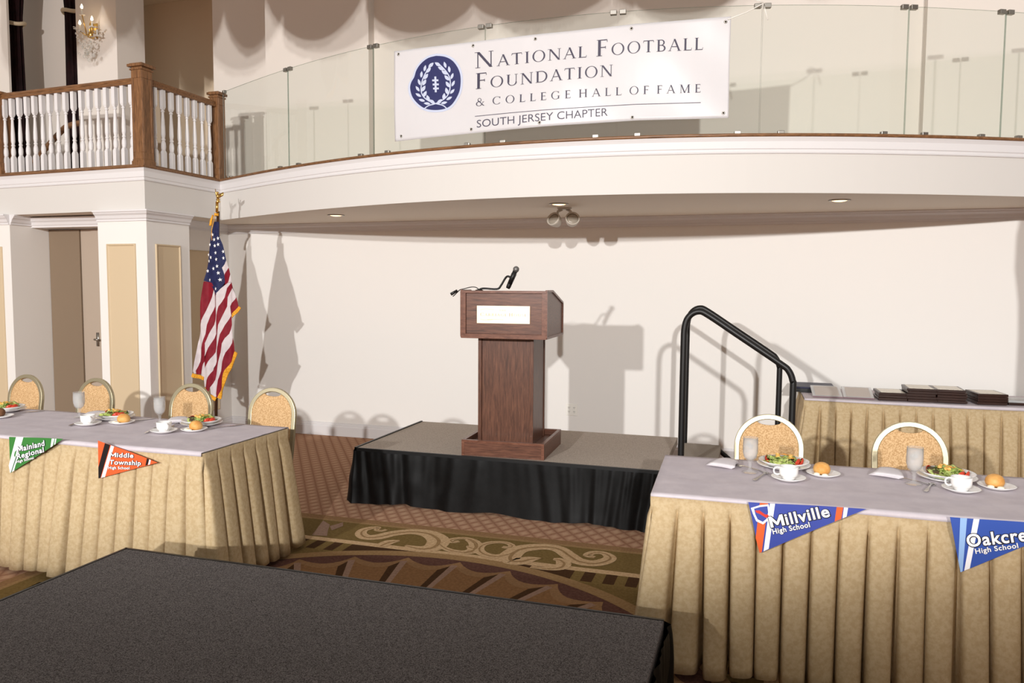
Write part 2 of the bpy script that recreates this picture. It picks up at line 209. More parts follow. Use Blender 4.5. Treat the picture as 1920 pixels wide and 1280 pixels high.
# ------------------------------------------------------------------ measured outlines (metres)
D = json.loads('''{"balc":[[-5.265,6.727],[-5.129,6.657],[-4.995,6.589],[-4.86,6.521],[-4.725,6.454],[-4.59,6.388],[-4.455,6.323],[-4.319,6.26],[-4.183,6.199],[-4.045,6.139],[-3.907,6.082],[-3.768,6.026],[-3.628,5.973],[-3.487,5.922],[-3.345,5.875],[-3.202,5.83],[-3.058,5.788],[-2.913,5.749],[-2.767,5.713],[-2.62,5.681],[-2.473,5.652],[-2.324,5.627],[-2.175,5.605],[-2.026,5.587],[-1.876,5.573],[-1.725,5.563],[-1.575,5.557],[-1.424,5.555],[-1.273,5.557],[-1.122,5.563],[-0.972,5.572],[-0.821,5.586],[-0.672,5.603],[-0.522,5.625],[-0.374,5.65],[-0.226,5.678],[-0.079,5.71],[0.067,5.746],[0.213,5.785],[0.357,5.827],[0.5,5.872],[0.643,5.92],[0.784,5.971],[0.924,6.025],[1.064,6.081],[1.202,6.139],[1.339,6.199],[1.476,6.262],[1.612,6.326],[1.747,6.392],[1.882,6.459],[2.013,6.533],[2.141,6.612],[2.267,6.694],[2.391,6.779],[2.513,6.867],[2.634,6.958],[2.752,7.051],[2.868,7.147],[2.982,7.246],[3.093,7.347],[3.203,7.45],[3.309,7.556],[3.414,7.665],[3.516,7.775],[3.616,7.888],[3.713,8.003],[3.807,8.121],[3.899,8.24],[3.988,8.362]],"banner":[[-2.778,5.68,3.489,2.786],[-2.599,5.641,3.48,2.785],[-2.426,5.608,3.473,2.785],[-2.26,5.582,3.468,2.786],[-2.1,5.561,3.465,2.788],[-1.946,5.544,3.463,2.79],[-1.795,5.533,3.462,2.793],[-1.65,5.525,3.462,2.796],[-1.508,5.521,3.464,2.8],[-1.367,5.52,3.465,2.803],[-1.231,5.523,3.467,2.804],[-1.097,5.529,3.469,2.806],[-0.965,5.538,3.472,2.808],[-0.836,5.549,3.477,2.811],[-0.707,5.564,3.48,2.811],[-0.581,5.58,3.483,2.81],[-0.454,5.6,3.487,2.809],[-0.33,5.622,3.492,2.809],[-0.206,5.646,3.497,2.81]],"cp":[-1.447,12.248,6.674,1.69,-0.068999,-0.54718,0.035832,0.018782,-0.615,0.53],"joints":[-0.6007,-0.4121,-0.2416,-0.0817,0.0701,0.2197,0.3741,0.4846],"flag":{"red1":[[-5.0162,1.6653,-4.9628,1.6655],[-5.0187,1.6496,-4.9183,1.65],[-5.0242,1.6023,-4.909,1.603],[-5.0371,1.5146,-4.9374,1.5156],[-5.0553,1.4266,-4.9868,1.4275],[-5.0735,1.3383,-5.0207,1.3392],[-5.0865,1.2498,-5.06,1.2503],[-5.0938,1.1789,-5.0895,1.179]],"white2":[[-4.9102,1.5986,-4.9081,1.5986],[-4.9374,1.5156,-4.9008,1.5159],[-4.9868,1.4275,-4.9083,1.4285],[-5.0207,1.3392,-4.9576,1.3402],[-5.06,1.2503,-4.9967,1.2516],[-5.0895,1.179,-5.007,1.1809],[-5.0942,1.1612,-5.0096,1.1633],[-5.118,1.072,-5.0436,1.074],[-5.1311,0.9828,-5.0778,0.9844],[-5.1442,0.8933,-5.1015,0.8948],[-5.1542,0.8037,-5.136,0.8044],[-5.1475,0.7772,-5.1336,0.7777]],"red3":[[-4.8977,1.5595,-4.8737,1.5597],[-4.9008,1.5159,-4.8748,1.5162],[-4.9083,1.4285,-4.8822,1.4289],[-4.9576,1.3402,-4.9001,1.3412],[-4.9967,1.2516,-4.9284,1.253],[-5.0096,1.1633,-4.9727,1.1641],[-5.0436,1.074,-5.0172,1.0748],[-5.0778,0.9844,-5.0195,0.9862],[-5.1015,0.8948,-5.0293,0.8973],[-5.136,0.8044,-5.0773,0.8067],[-5.1317,0.7689,-5.089,0.7706]],"white4":[[-4.7483,1.6576,-4.6971,1.6578],[-4.826,1.6035,-4.764,1.6039],[-4.8706,1.5597,-4.7805,1.5604],[-4.8748,1.5162,-4.7971,1.5169],[-4.8822,1.4289,-4.8458,1.4293],[-4.9001,1.3412,-4.8688,1.3417],[-4.9284,1.253,-4.8971,1.2537],[-4.9727,1.1641,-4.9097,1.1656],[-5.0172,1.0748,-4.9539,1.0765],[-5.0195,0.9862,-5.0037,0.9867],[-5.0258,0.9506,-5.0226,0.9507]],"white4b":[[-5.0322,0.9061,-5.029,0.9062],[-5.0604,0.8429,-5.0286,0.8441],[-5.0773,0.8067,-5.0316,0.8084],[-5.0871,0.7617,-5.036,0.7638],[-5.0737,0.7445,-5.0407,0.7458]],"red5":[[-4.698,1.6595,-4.695,1.6595],[-4.764,1.6039,-4.6819,1.6044],[-4.7807,1.5518,-4.7426,1.5521],[-4.7971,1.5169,-4.761,1.5173],[-4.8458,1.4293,-4.7682,1.4304],[-4.8688,1.3417,-4.8168,1.3426],[-4.8971,1.2537,-4.8533,1.2546],[-4.9097,1.1656,-4.868,1.1666],[-4.9539,1.0765,-4.9036,1.0779],[-5.0037,0.9867,-4.9226,0.9893],[-5.0272,0.8974,-4.9796,0.899],[-5.0309,0.8351,-5.0288,0.8352]],"white6":[[-4.6819,1.6044,-4.6809,1.6044],[-4.7426,1.5521,-4.6606,1.5527],[-4.761,1.5173,-4.6533,1.5183],[-4.7624,1.4999,-4.6536,1.501],[-4.7682,1.4304,-4.7424,1.4307],[-4.8168,1.3426,-4.7342,1.344],[-4.8533,1.2546,-4.7879,1.2559],[-4.868,1.1666,-4.8419,1.1673],[-4.9036,1.0779,-4.8649,1.079],[-4.9226,0.9893,-4.8985,0.99],[-4.9796,0.899,-4.906,0.9016],[-5.0288,0.8352,-4.9391,0.8385],[-5.0348,0.8083,-4.945,0.8117],[-5.0478,0.7188,-5.0001,0.7208],[-5.0444,0.6476,-5.0338,0.6481]],"red7a":[[-4.6533,1.5183,-4.6512,1.5183],[-4.6588,1.501,-4.6485,1.5011],[-4.7424,1.4307,-4.6348,1.4321],[-4.7412,1.396,-4.6611,1.3972],[-4.7362,1.3439,-4.7167,1.3443]],"red7":[[-4.7342,1.344,-4.7311,1.344],[-4.7879,1.2559,-4.7259,1.2571],[-4.8419,1.1673,-4.7589,1.1693],[-4.8649,1.079,-4.8233,1.0801],[-4.8985,0.99,-4.841,0.9918],[-4.906,0.9016,-4.8745,0.9027],[-4.945,0.8117,-4.9029,0.8134],[-5.0001,0.7208,-4.9262,0.7239],[-5.0338,0.6481,-4.9649,0.6512],[-5.0029,0.6139,-4.9743,0.6152]],"white8":[[-4.7259,1.2571,-4.7228,1.2572],[-4.7589,1.1693,-4.7053,1.1705],[-4.7909,1.1291,-4.7011,1.1314],[-4.8233,1.0801,-4.7331,1.0826],[-4.841,0.9918,-4.7838,0.9936],[-4.8745,0.9027,-4.8171,0.9047],[-4.9029,0.8134,-4.8454,0.8156],[-4.9262,0.7239,-4.8894,0.7254],[-4.9649,0.6512,-4.907,0.6538],[-4.9613,0.5891,-4.9159,0.5913],[-4.9304,0.5594,-4.9125,0.5603]],"red9":[[-4.7011,1.1314,-4.698,1.1315],[-4.7331,1.0826,-4.6868,1.0839],[-4.7784,1.0025,-4.6844,1.0054],[-4.7838,0.9936,-4.6877,0.9966],[-4.8171,0.9047,-4.7393,0.9074],[-4.8454,0.8156,-4.7933,0.8176],[-4.8894,0.7254,-4.8214,0.7283],[-4.907,0.6538,-4.8441,0.6566],[-4.9159,0.5913,-4.8823,0.5928],[-4.9095,0.5516,-4.9022,0.5519]],"blue0":[[-4.8855,2.229,-4.8362,2.228],[-4.8928,2.2127,-4.8366,2.2117],[-4.9093,2.1473,-4.8373,2.1461],[-4.9225,2.0981,-4.8365,2.0968],[-4.9312,2.0652,-4.8246,2.0638],[-4.9415,2.0158,-4.8042,2.0143],[-4.9649,1.9167,-4.78,1.9155],[-4.9742,1.8671,-4.7636,1.8661],[-4.988,1.7965,-4.8174,1.7962],[-5.0017,1.7342,-4.7992,1.7343],[-5.0164,1.6717,-4.7928,1.6724],[-4.9597,1.6577,-4.7932,1.6583],[-4.9138,1.5847,-4.8394,1.5852],[-4.8722,1.5393,-4.8672,1.5393]],"whiteU1":[[-4.7666,1.8644,-4.7626,1.8644],[-4.8174,1.7962,-4.7359,1.7961],[-4.7992,1.7343,-4.7933,1.7343],[-4.7994,1.7261,-4.7984,1.7261]],"redU2":[[-4.7368,1.7961,-4.7349,1.7961],[-4.7972,1.7343,-4.7197,1.7344],[-4.7931,1.66,-4.7479,1.6602],[-4.7959,1.6269,-4.791,1.6269]],"whiteU3":[[-4.7207,1.7344,-4.7187,1.7344],[-4.7499,1.6601,-4.697,1.6603]]},"stars":[[-4.9005,2.106],[-4.8421,2.0723],[-4.8838,2.0605],[-4.9326,2.0132],[-4.8784,2.0028],[-4.8701,1.9367],[-4.7959,1.9485],[-4.9257,1.8933],[-4.9545,1.8587],[-4.8618,1.8748],[-4.7955,1.8868],[-4.8516,1.8103],[-4.9789,1.7658],[-4.8403,1.7467],[-4.9512,1.6802],[-4.8271,1.683],[-4.8987,1.7881],[-4.8668,1.5975],[-4.9589,1.9184],[-4.8415,2.0147]],"fringe":[[[-5.1581,0.7812],[-5.1211,0.7648],[-5.084,0.7574],[-5.0449,0.7501]],[[-5.036,0.6435],[-5.003,0.6094],[-4.9615,0.5802],[-4.9096,0.5489]],[[-4.899,0.5521],[-4.8802,0.5929],[-4.8409,0.6568],[-4.8183,0.7284],[-4.7933,0.8176],[-4.7372,0.9075],[-4.6823,1.0072]],[[-4.7167,1.3425],[-4.6612,1.3954],[-4.6327,1.4339]]],"pole":[[-4.9414,-0.2566],[-4.846,2.4456]],"scrolls":[[[[-2.314,4.578],[-2.33,4.541],[-2.375,4.547],[-2.381,4.598],[-2.43,4.571],[-2.454,4.51],[-2.428,4.436],[-2.362,4.391],[-2.292,4.426],[-2.234,4.515],[-2.133,4.59],[-2.007,4.583],[-1.897,4.483],[-1.876,4.357],[-1.94,4.299],[-2.055,4.325]],[0.02,0.03,0.03,0.03,0.05,0.06,0.07,0.08,0.09,0.09,0.09,0.11,0.13,0.12,0.09,0.02]],[[[-1.764,4.509],[-1.798,4.482],[-1.826,4.517],[-1.785,4.564],[-1.723,4.571],[-1.648,4.509],[-1.617,4.407],[-1.662,4.329],[-1.743,4.329],[-1.807,4.362],[-1.863,4.418]],[0.03,0.04,0.04,0.035,0.04,0.06,0.06,0.05,0.045,0.04,0.03]],[[[-1.623,4.423],[-1.642,4.408],[-1.686,4.44]],[0.05,0.05,0.01]],[[[-1.727,4.56],[-1.673,4.52],[-1.63,4.439],[-1.623,4.351],[-1.661,4.32]],[0.04,0.06,0.07,0.07,0.04]],[[[-1.467,4.494],[-1.424,4.494],[-1.419,4.538],[-1.475,4.576],[-1.551,4.556],[-1.595,4.498],[-1.596,4.414],[-1.545,4.341],[-1.458,4.318],[-1.397,4.373],[-1.38,4.414]],[0.03,0.04,0.04,0.035,0.04,0.045,0.06,0.06,0.055,0.05,0.03]],[[[-1.183,4.375],[-1.243,4.338],[-1.277,4.293],[-1.336,4.274],[-1.371,4.347],[-1.356,4.476],[-1.28,4.552],[-1.19,4.583],[-1.111,4.558],[-1.037,4.475],[-0.961,4.398],[-0.873,4.386],[-0.81,4.441],[-0.789,4.515],[-0.836,4.578],[-0.9,4.574],[-0.928,4.512],[-0.878,4.494]],[0.01,0.08,0.1,0.1,0.12,0.11,0.1,0.09,0.09,0.09,0.09,0.085,0.08,0.07,0.05,0.05,0.05,0.03]],[[[-1.109,4.383],[-1.067,4.38],[-1.031,4.326],[-1.042,4.257],[-1.117,4.217],[-1.203,4.22]],[0.03,0.06,0.08,0.07,0.04,0.03]],[[[-2.129,4.396],[-2.18,4.35],[-2.203,4.267]],[0.02,0.07,0.06]]],"flower":[[[-2.723,4.317],[-2.821,4.617],[-2.727,4.548],[-2.67,4.427],[-2.619,4.331]],[[-2.711,4.52],[-2.669,4.623],[-2.626,4.549],[-2.651,4.444]]]}''')
PEN = json.loads('''{"mainland":{"out":[[-4.0025,0.7672],[-3.9962,0.5611],[-3.612,0.7811]],"st":[["w",[[-3.9498,0.7695],[-3.8982,0.7718],[-3.968,0.5775],[-3.9962,0.5621],[-4.0064,0.6036]]],["g",[[-3.9451,0.6766],[-3.937,0.6771],[-3.985,0.5672],[-3.9934,0.5623]]],["w",[[-3.697,0.7766],[-3.676,0.7775],[-3.6904,0.7359],[-3.7072,0.7265]]],["w",[[-3.6708,0.7778],[-3.6616,0.7784],[-3.6695,0.7476],[-3.6789,0.7429]]]],"tx":[["Mainland",[-3.9385,0.6859],[-3.7471,0.7346],76,1],["Regional",[-3.9406,0.6464],[-3.7521,0.6981],72,1],["High School",[-3.9438,0.6231],[-3.8241,0.655],36,0]],"cap":0.17190991920233797},"middle":{"out":[[-3.3676,0.7881],[-3.3653,0.5816],[-2.9757,0.6966]],"st":[["k",[[-3.32,0.7772],[-3.2856,0.769],[-3.3513,0.5857],[-3.3653,0.5816],[-3.3654,0.6422]]],["w",[[-3.2801,0.7674],[-3.2605,0.7628],[-3.321,0.5942],[-3.3463,0.5872]]],["k",[[-3.0466,0.7135],[-3.0312,0.7097],[-3.0418,0.6789],[-3.0575,0.6742]]],["w",[[-3.03,0.7093],[-3.0193,0.7071],[-3.0261,0.683],[-3.0382,0.6796]]]],"tx":[["Middle",[-3.2874,0.7059],[-3.1352,0.7104],60,1],["Township",[-3.289,0.6656],[-3.0852,0.6736],62,1],["High School",[-3.2943,0.6396],[-3.1588,0.6466],36,0]]},"millville":{"out":[[-0.0009,0.767],[0.0479,0.563],[0.4391,0.7756]],"st":[["o",[[0.0437,0.768],[0.0755,0.7685],[0.0569,0.5692],[0.0482,0.5636],[0.0314,0.6242]]],["w",[[0.0824,0.7685],[0.1017,0.7689],[0.0826,0.5843],[0.063,0.5722]]],["o",[[0.332,0.7735],[0.3557,0.7741],[0.3501,0.7284],[0.326,0.7147]]],["w",[[0.3583,0.774],[0.3732,0.7744],[0.3687,0.7388],[0.3545,0.7309]]]],"sh":[[[0.0095,0.7446],[0.0439,0.7588],[0.0776,0.7652],[0.084,0.7331],[0.0788,0.7015],[0.0585,0.6819],[0.0318,0.6923],[0.0194,0.7186]],[[0.0221,0.7427],[0.0455,0.7521],[0.0731,0.7574],[0.0765,0.7325],[0.0717,0.7068],[0.0569,0.6922],[0.0372,0.7008],[0.0278,0.7194]],[[0.0265,0.7365],[0.0431,0.7379],[0.0657,0.7232],[0.0754,0.7241],[0.0806,0.7162],[0.0703,0.7088],[0.0449,0.7232],[0.0309,0.728]]],"tx":[["Millville",[0.0888,0.6713],[0.3094,0.735],148,0],["High School",[0.0978,0.6462],[0.2369,0.6862],68,0]]},"oakcrest":{"out":[[0.7308,0.7696],[0.7732,0.5621],[1.1434,0.7709]],"st":[["b",[[0.7652,0.7699],[0.7881,0.7701],[0.7801,0.5669],[0.7732,0.5625],[0.7646,0.6053]]],["w",[[0.81,0.7702],[0.8299,0.7702],[0.804,0.5799],[0.7855,0.5698]]]],"tx":[["Oakcrest",[0.7934,0.6625],[1.044,0.7135],96,0],["High School",[0.8211,0.6391],[0.9634,0.6734],38,0]]}}''')
BAL = D['balc']; CX, CY, CR = D['cp'][:3]; PF = D['cp'][3:8]; T0, T1 = D['cp'][8:10]
def arc(t, off=0.0):
    q = min(max(t, T0), T1); r = CR + ((((PF[0] * q + PF[1]) * q + PF[2]) * q + PF[3]) * q + PF[4]) + off
    return CX + r * math.sin(t), CY - r * math.cos(t)

# ------------------------------------------------------------------ floor: one patterned carpet
def lattice():
    m = mat('patterned_carpet', (150, 110, 84), 0.95, 0, 0.05); v = coords(m, (1, 1, 1), (0, 0, 0.0)); sx = N(m, 'ShaderNodeSeparateXYZ'); L(m, v, sx.inputs[0])
    def ln(sgn):
        a = N(m, 'ShaderNodeMath', operation='MULTIPLY'); a.inputs[1].default_value = 1 / 0.105; L(m, sx.outputs[0], a.inputs[0])
        b = N(m, 'ShaderNodeMath', operation='MULTIPLY'); b.inputs[1].default_value = sgn / 0.15; L(m, sx.outputs[1], b.inputs[0])
        c = N(m, 'ShaderNodeMath', operation='ADD'); L(m, a.outputs[0], c.inputs[0]); L(m, b.outputs[0], c.inputs[1])
        f = N(m, 'ShaderNodeMath', operation='PINGPONG'); f.inputs[1].default_value = 0.5; L(m, c.outputs[0], f.inputs[0]); return f.outputs[0]
    mn = N(m, 'ShaderNodeMath', operation='MINIMUM'); L(m, ln(1), mn.inputs[0]); L(m, ln(-1), mn.inputs[1])
    nz = noise(m, v, 90, 4); ad = N(m, 'ShaderNodeMath', operation='MULTIPLY_ADD'); ad.inputs[1].default_value = 0.25; L(m, nz.outputs[0], ad.inputs[0]); L(m, mn.outputs[0], ad.inputs[2])
    r = ramp(m, ad.outputs[0], [(0.14, (150, 110, 88)), (0.24, (172, 132, 106)), (0.5, (192, 156, 128))]); L(m, r.outputs[0], bsdf(m).inputs['Base Color'])
    n2 = noise(m, v, 260, 3); bump(m, n2.outputs[0], 0.5, 0.006); return m
def pile(name, a, b): return cloth(name, a, b, 60, 0.95, 0.38, 0.62, 0.5, 0.05)
CP = [lattice(), pile('olive_pile', (112, 92, 54), (128, 106, 66)), pile('scroll_pile', (206, 176, 138), (184, 152, 114)), pile('ring_pile', (160, 130, 92), (146, 116, 80)),
      pile('ochre_pile', (144, 108, 74), (128, 94, 64)), pile('maroon_pile', (104, 74, 64), (88, 60, 52)), pile('mauve_pile', (158, 130, 112), (144, 116, 100)), pile('umber_pile', (78, 56, 36), (70, 48, 32)), pile('rust_pile', (152, 118, 84), (138, 106, 76))]
fl = MB(); fl.box(-16, -14, -0.1, 9, 10, 0.0, 0)
MX, MY, MH = -1.665, 2.50, 2.135
def rect(x0, y0, x1, y1, z, mi): fl.flat([(x0, y0, z), (x1, y0, z), (x1, y1, z), (x0, y1, z)], mi)
def frame(h0, h1, z, mi):
    a = [(-h1, -h1), (h1, -h1), (h1, h1), (-h1, h1)]; b = [(-h0, -h0), (h0, -h0), (h0, h0), (-h0, h0)]
    for i in range(4):
        j = (i + 1) % 4; fl.flat([(MX + p[0], MY + p[1], z) for p in (a[i], a[j], b[j], b[i])], mi)
frame(MH + 0.03, MH + 0.1, 0.0006, 7 + 1); frame(MH, MH + 0.032, 0.0007, 3)
rect(MX - MH, MY - MH, MX + MH, MY + MH, 0.0005, 1)
frame(1.60, 1.755, 0.0008, 7); frame(1.745, 1.805, 0.0010, 2)
for i in range(-14, 15):                                        # dark striped corners inside the square
    for sx, sy in ((1, 0), (-1, 0), (0, 1), (0, -1)):
        a = i * 0.125
        if abs(a) < 0.7: continue
        q = [(a - 0.03, 1.58), (a + 0.03, 1.58), (a + 0.03, 1.754), (a - 0.03, 1.754)]
        q = [(p[0] * abs(sy) + p[1] * sx, p[1] * sy + p[0] * abs(sx)) for p in q]; fl.flat([(MX + p[0], MY + p[1], 0.0009) for p in q], 1)
def ringpoly(r0, r1, z, mi, n=128):
    for i in range(n):
        a, b = 2 * PI * i / n, 2 * PI * (i + 1) / n
        fl.flat([(MX + r * math.cos(t), MY + r * math.sin(t), z) for r, t in ((r0, a), (r1, a), (r1, b), (r0, b))], mi)
ringpoly(1.20, 1.695, 0.0011, 5); ringpoly(1.685, 1.765, 0.0013, 3)
nP = 32
for k in range(nP):                                             # fan of scallops inside the ring
    a0 = PI / 2 - 0.027 - 2 * PI * k / nP; a1 = a0 - 2 * PI / nP
    def pt(f, off, r=None):
        t = a0 + (a1 - a0) * f; rr = 1.66 - 0.105 * math.sin(PI * f) ** 0.8 - off if r is None else r
        return (MX + rr * math.cos(t), MY + rr * math.sin(t))
    for q in range(8):
        f0, f1 = q / 8, (q + 1) / 8
        fl.flat([(*pt(f0, 0), 0.0015), (*pt(f1, 0), 0.0015), (*pt(f1, 0, 0.5), 0.0015), (*pt(f0, 0, 0.5), 0.0015)], 4)
        fl.flat([(*pt(f0, 0), 0.0017), (*pt(f1, 0), 0.0017), (*pt(f1, 0.07), 0.0017), (*pt(f0, 0.07), 0.0017)], 8)
    fl.flat([(*pt(0.9, 0, 1.60), 0.0019), (*pt(1.03, 0, 1.60), 0.0019), (*pt(1.0, 0, 0.6), 0.0019), (*pt(0.9, 0, 0.6), 0.0019)], 6)
    fl.flat([(*pt(0.74, 0, 1.50), 0.0018), (*pt(0.9, 0, 1.58), 0.0018), (*pt(0.9, 0, 0.6), 0.0018), (*pt(0.8, 0, 0.6), 0.0018)], 7)
def smoothline(P, n=4):
    P = [Vector((*p, 0)) if len(p) == 2 else Vector(p) for p in P]; o = []
    for i in range(len(P) - 1):
        a, b, c, d = P[max(i - 1, 0)], P[i], P[i + 1], P[min(i + 2, len(P) - 1)]
        for k in range(n):
            t = k / n; o.append(0.5 * ((2 * b) + (c - a) * t + (2 * a - 5 * b + 4 * c - d) * t * t + (3 * b - a - 3 * c + d) * t ** 3))
    return o + [P[-1]]
def ribbon(P, Wd, z, mi, squeeze=1.15):
    Q = smoothline(P, 4); W2 = [w.x for w in smoothline([(w, 0) for w in Wd], 4)]; l = []
    for i, p in enumerate(Q):
        t = (Q[min(i + 1, len(Q) - 1)] - Q[max(i - 1, 0)]); t = t.normalized() if t.length > 1e-6 else Vector((1, 0, 0)); nrm = Vector((-t.y, t.x, 0)) * max(0.004, W2[i] * squeeze) / 2
        l.append((p + nrm, p - nrm))
    for i in range(len(l) - 1): fl.flat([(q.x, q.y, z) for q in (l[i][0], l[i][1], l[i + 1][1], l[i + 1][0])], mi)
for i, (P, Wd) in enumerate(D['scrolls']):
    ribbon(P, Wd, 0.0021 + 0.0001 * i, 2); ribbon([(p[0] + 0.004, p[1] - 0.004) for p in P], [w * 0.16 for w in Wd], 0.0031 + 0.0001 * i, 3)
for i, P in enumerate(D['flower']): fl.flat([(x, y, 0.0022 + 0.0002 * i) for x, y in P][::-1], 6)
for sg in (1, -1):                                              # leaf scrolls down the left border of the medallion
    for k in range(3): ribbon([(MX - 2.02, MY + 1.2 - k * 0.55), (MX - 1.95, MY + 1.0 - k * 0.55), (MX - 2.0, MY + 0.78 - k * 0.55)], [0.02, 0.13, 0.02], 0.0023, 2, 1.0)
struct(fl.build('floor', CP))

# ------------------------------------------------------------------ lower room walls
YB = 7.35
struct(MB().box(-5.66, YB, 0, 6.5, YB + 0.13, 2.68).build('wall_back', M_wall))
def crown_profile():  return [(0.0, 0.0), (0.018, 0.0), (0.018, 0.018), (0.03, 0.024), (0.042, 0.05), (0.066, 0.068), (0.07, 0.078), (0.085, 0.082), (0.085, 0.098), (0.0, 0.098)]
def run(mb, p0, p1, nrm, prof, z0, mi=0, m0=0.0, m1=0.0):
    """moulding profile (out, up) swept from p0 to p1; m0, m1 mitre the ends along the run"""
    d = Vector((p1[0] - p0[0], p1[1] - p0[1])).normalized(); n = len(prof)
    a = [(p0[0] + nrm[0] * o - d.x * o * m0, p0[1] + nrm[1] * o - d.y * o * m0, z0 + u) for o, u in prof]
    b = [(p1[0] + nrm[0] * o + d.x * o * m1, p1[1] + nrm[1] * o + d.y * o * m1, z0 + u) for o, u in prof]
    mb.add(a + b, [(i, (i + 1) % n, (i + 1) % n + n, i + n) for i in range(n)] + [tuple(range(n))[::-1], tuple(range(n, 2 * n))], mi)
BASEP = [(0, 0), (0.02, 0), (0.02, 0.10), (0.014, 0.112), (0.014, 0.122), (0.008, 0.13), (0.008, 0.14), (0, 0.145)]
mb = MB(); run(mb, (-5.66, YB), (6.5, YB), (0, -1), BASEP, 0); struct(mb.build('baseboard_back', M_white))
mb = MB(); run(mb, (-5.66, YB), (6.5, YB), (0, -1), crown_profile(), 2.2065); struct(mb.build('trim_crown_back', M_white))
# the pier at the left, its set-back, the alcove with a door, the pilaster at the edge of the picture
mb = MB(); mb.box(-5.86, 5.735, 0, -5.30, 6.29, 2.31); mb.box(-5.86, 6.29, 0, -5.66, YB + 0.13, 2.31); mb.box(-9.5, 5.80, 0, -7.02, 6.27, 2.31); mb.box(-9.5, 6.275, 0, -5.86, 6.40, 2.31)
struct(mb.build('wall_left', M_wall))
mb = MB(); mb.box(-7.019, 6.05, 2.20, -5.861, 6.274, 2.31); struct(mb.build('trim_lintel', M_white))
mb = MB(); cpf = [(o * 0.75, u) for o, u in crown_profile()]
run(mb, (-5.86, 5.735), (-5.30, 5.735), (0, -1), cpf, 2.214, m0=0, m1=1); run(mb, (-5.30, 5.735), (-5.30, 6.29), (1, 0), cpf, 2.214, m0=1, m1=0)
run(mb, (-5.66, 6.29), (-5.66, 7.345), (1, 0), cpf, 2.214); run(mb, (-9.5, 5.80), (-7.02, 5.80), (0, -1), cpf, 2.214); run(mb, (-7.02, 5.80), (-7.02, 6.05), (1, 0), cpf, 2.214); run(mb, (-7.019, 6.05), (-5.861, 6.05), (0, -1), cpf, 2.2)
struct(mb.build('trim_crown_left', M_white))
mb = MB(); run(mb, (-5.86, 5.735), (-5.30, 5.735), (0, -1), BASEP, 0, m1=1); run(mb, (-5.30, 5.735), (-5.30, 6.29), (1, 0), BASEP, 0, m0=1); run(mb, (-5.66, 6.29), (-5.66, 7.345), (1, 0), BASEP, 0); run(mb, (-9.5, 5.80), (-7.02, 5.80), (0, -1), BASEP, 0)
struct(mb.build('baseboard_left', M_white))
def wall_panel(name, o, du, w, z0, z1, nrm):
    """a tan panel with a raised moulding frame; o = lower corner on the wall face, du = direction along the wall"""
    mb = MB(); P = lambda a, z, d: (o[0] + du[0] * a + nrm[0] * d, o[1] + du[1] * a + nrm[1] * d, z)
    mb.add([P(0.012, z0 + 0.012, 0.003), P(w - 0.012, z0 + 0.012, 0.003), P(w - 0.012, z1 - 0.012, 0.003), P(0.012, z1 - 0.012, 0.003)], [(0, 1, 2, 3)], 0)
    cyc = [(0, z0), (w, z0), (w, z1), (0, z1)]; ins = [(1, 1), (-1, 1), (-1, -1), (1, -1)]
    for prof in ([(0.0, 0.001), (0.004, 0.012), (0.012, 0.014), (0.018, 0.006), (0.024, 0.003)],):
        for i in range(4):
            j = (i + 1) % 4
            for k in range(len(prof) - 1):
                (a0, d0), (a1, d1) = prof[k], prof[k + 1]
                mb.add([P(cyc[i][0] + ins[i][0] * a0, cyc[i][1] + ins[i][1] * a0, d0), P(cyc[j][0] + ins[j][0] * a0, cyc[j][1] + ins[j][1] * a0, d0), P(cyc[j][0] + ins[j][0] * a1, cyc[j][1] + ins[j][1] * a1, d1), P(cyc[i][0] + ins[i][0] * a1, cyc[i][1] + ins[i][1] * a1, d1)], [(0, 1, 2, 3)], 0)
    return struct(mb.build(name, M_tan))
wall_panel('trim_panel', (-5.76, 5.735), (1, 0), 0.335, 0.25, 2.008, (0, -1))
wall_panel('trim_panel', (-5.30, 5.834), (0, 1), 0.325, 0.25, 2.010, (1, 0))
wall_panel('trim_panel', (-7.46, 5.80), (1, 0), 0.335, 0.25, 2.0, (0, -1))
wall_panel('trim_panel', (-5.66, 6.62), (0, 1), 0.52, 0.25, 2.0, (1, 0))
dr = struct(MB().box(-7.015, 6.235, 0.0, -6.615, 6.272, 2.19).build('door_1', M_door))
mb = MB(); mb.box(-6.61, 6.25, 0, -6.47, 6.2745, 2.19); mb.box(-6.465, 6.235, 0, -5.865, 6.2745, 2.19); struct(mb.build('trim_door_jamb', M_jamb))
hd = MB(); hd.box(-6.425, 6.225, 1.00, -6.395, 6.236, 1.14); hd.tube([(-6.41, 6.225, 1.07), (-6.41, 6.19, 1.07), (-6.36, 6.18, 1.07)], 0.011, 8)
tag(hd.build('door_handle', M_nickel, smooth=True), 'dark lever handle plate on the pale jamb beside the brown doorway', 'handle')

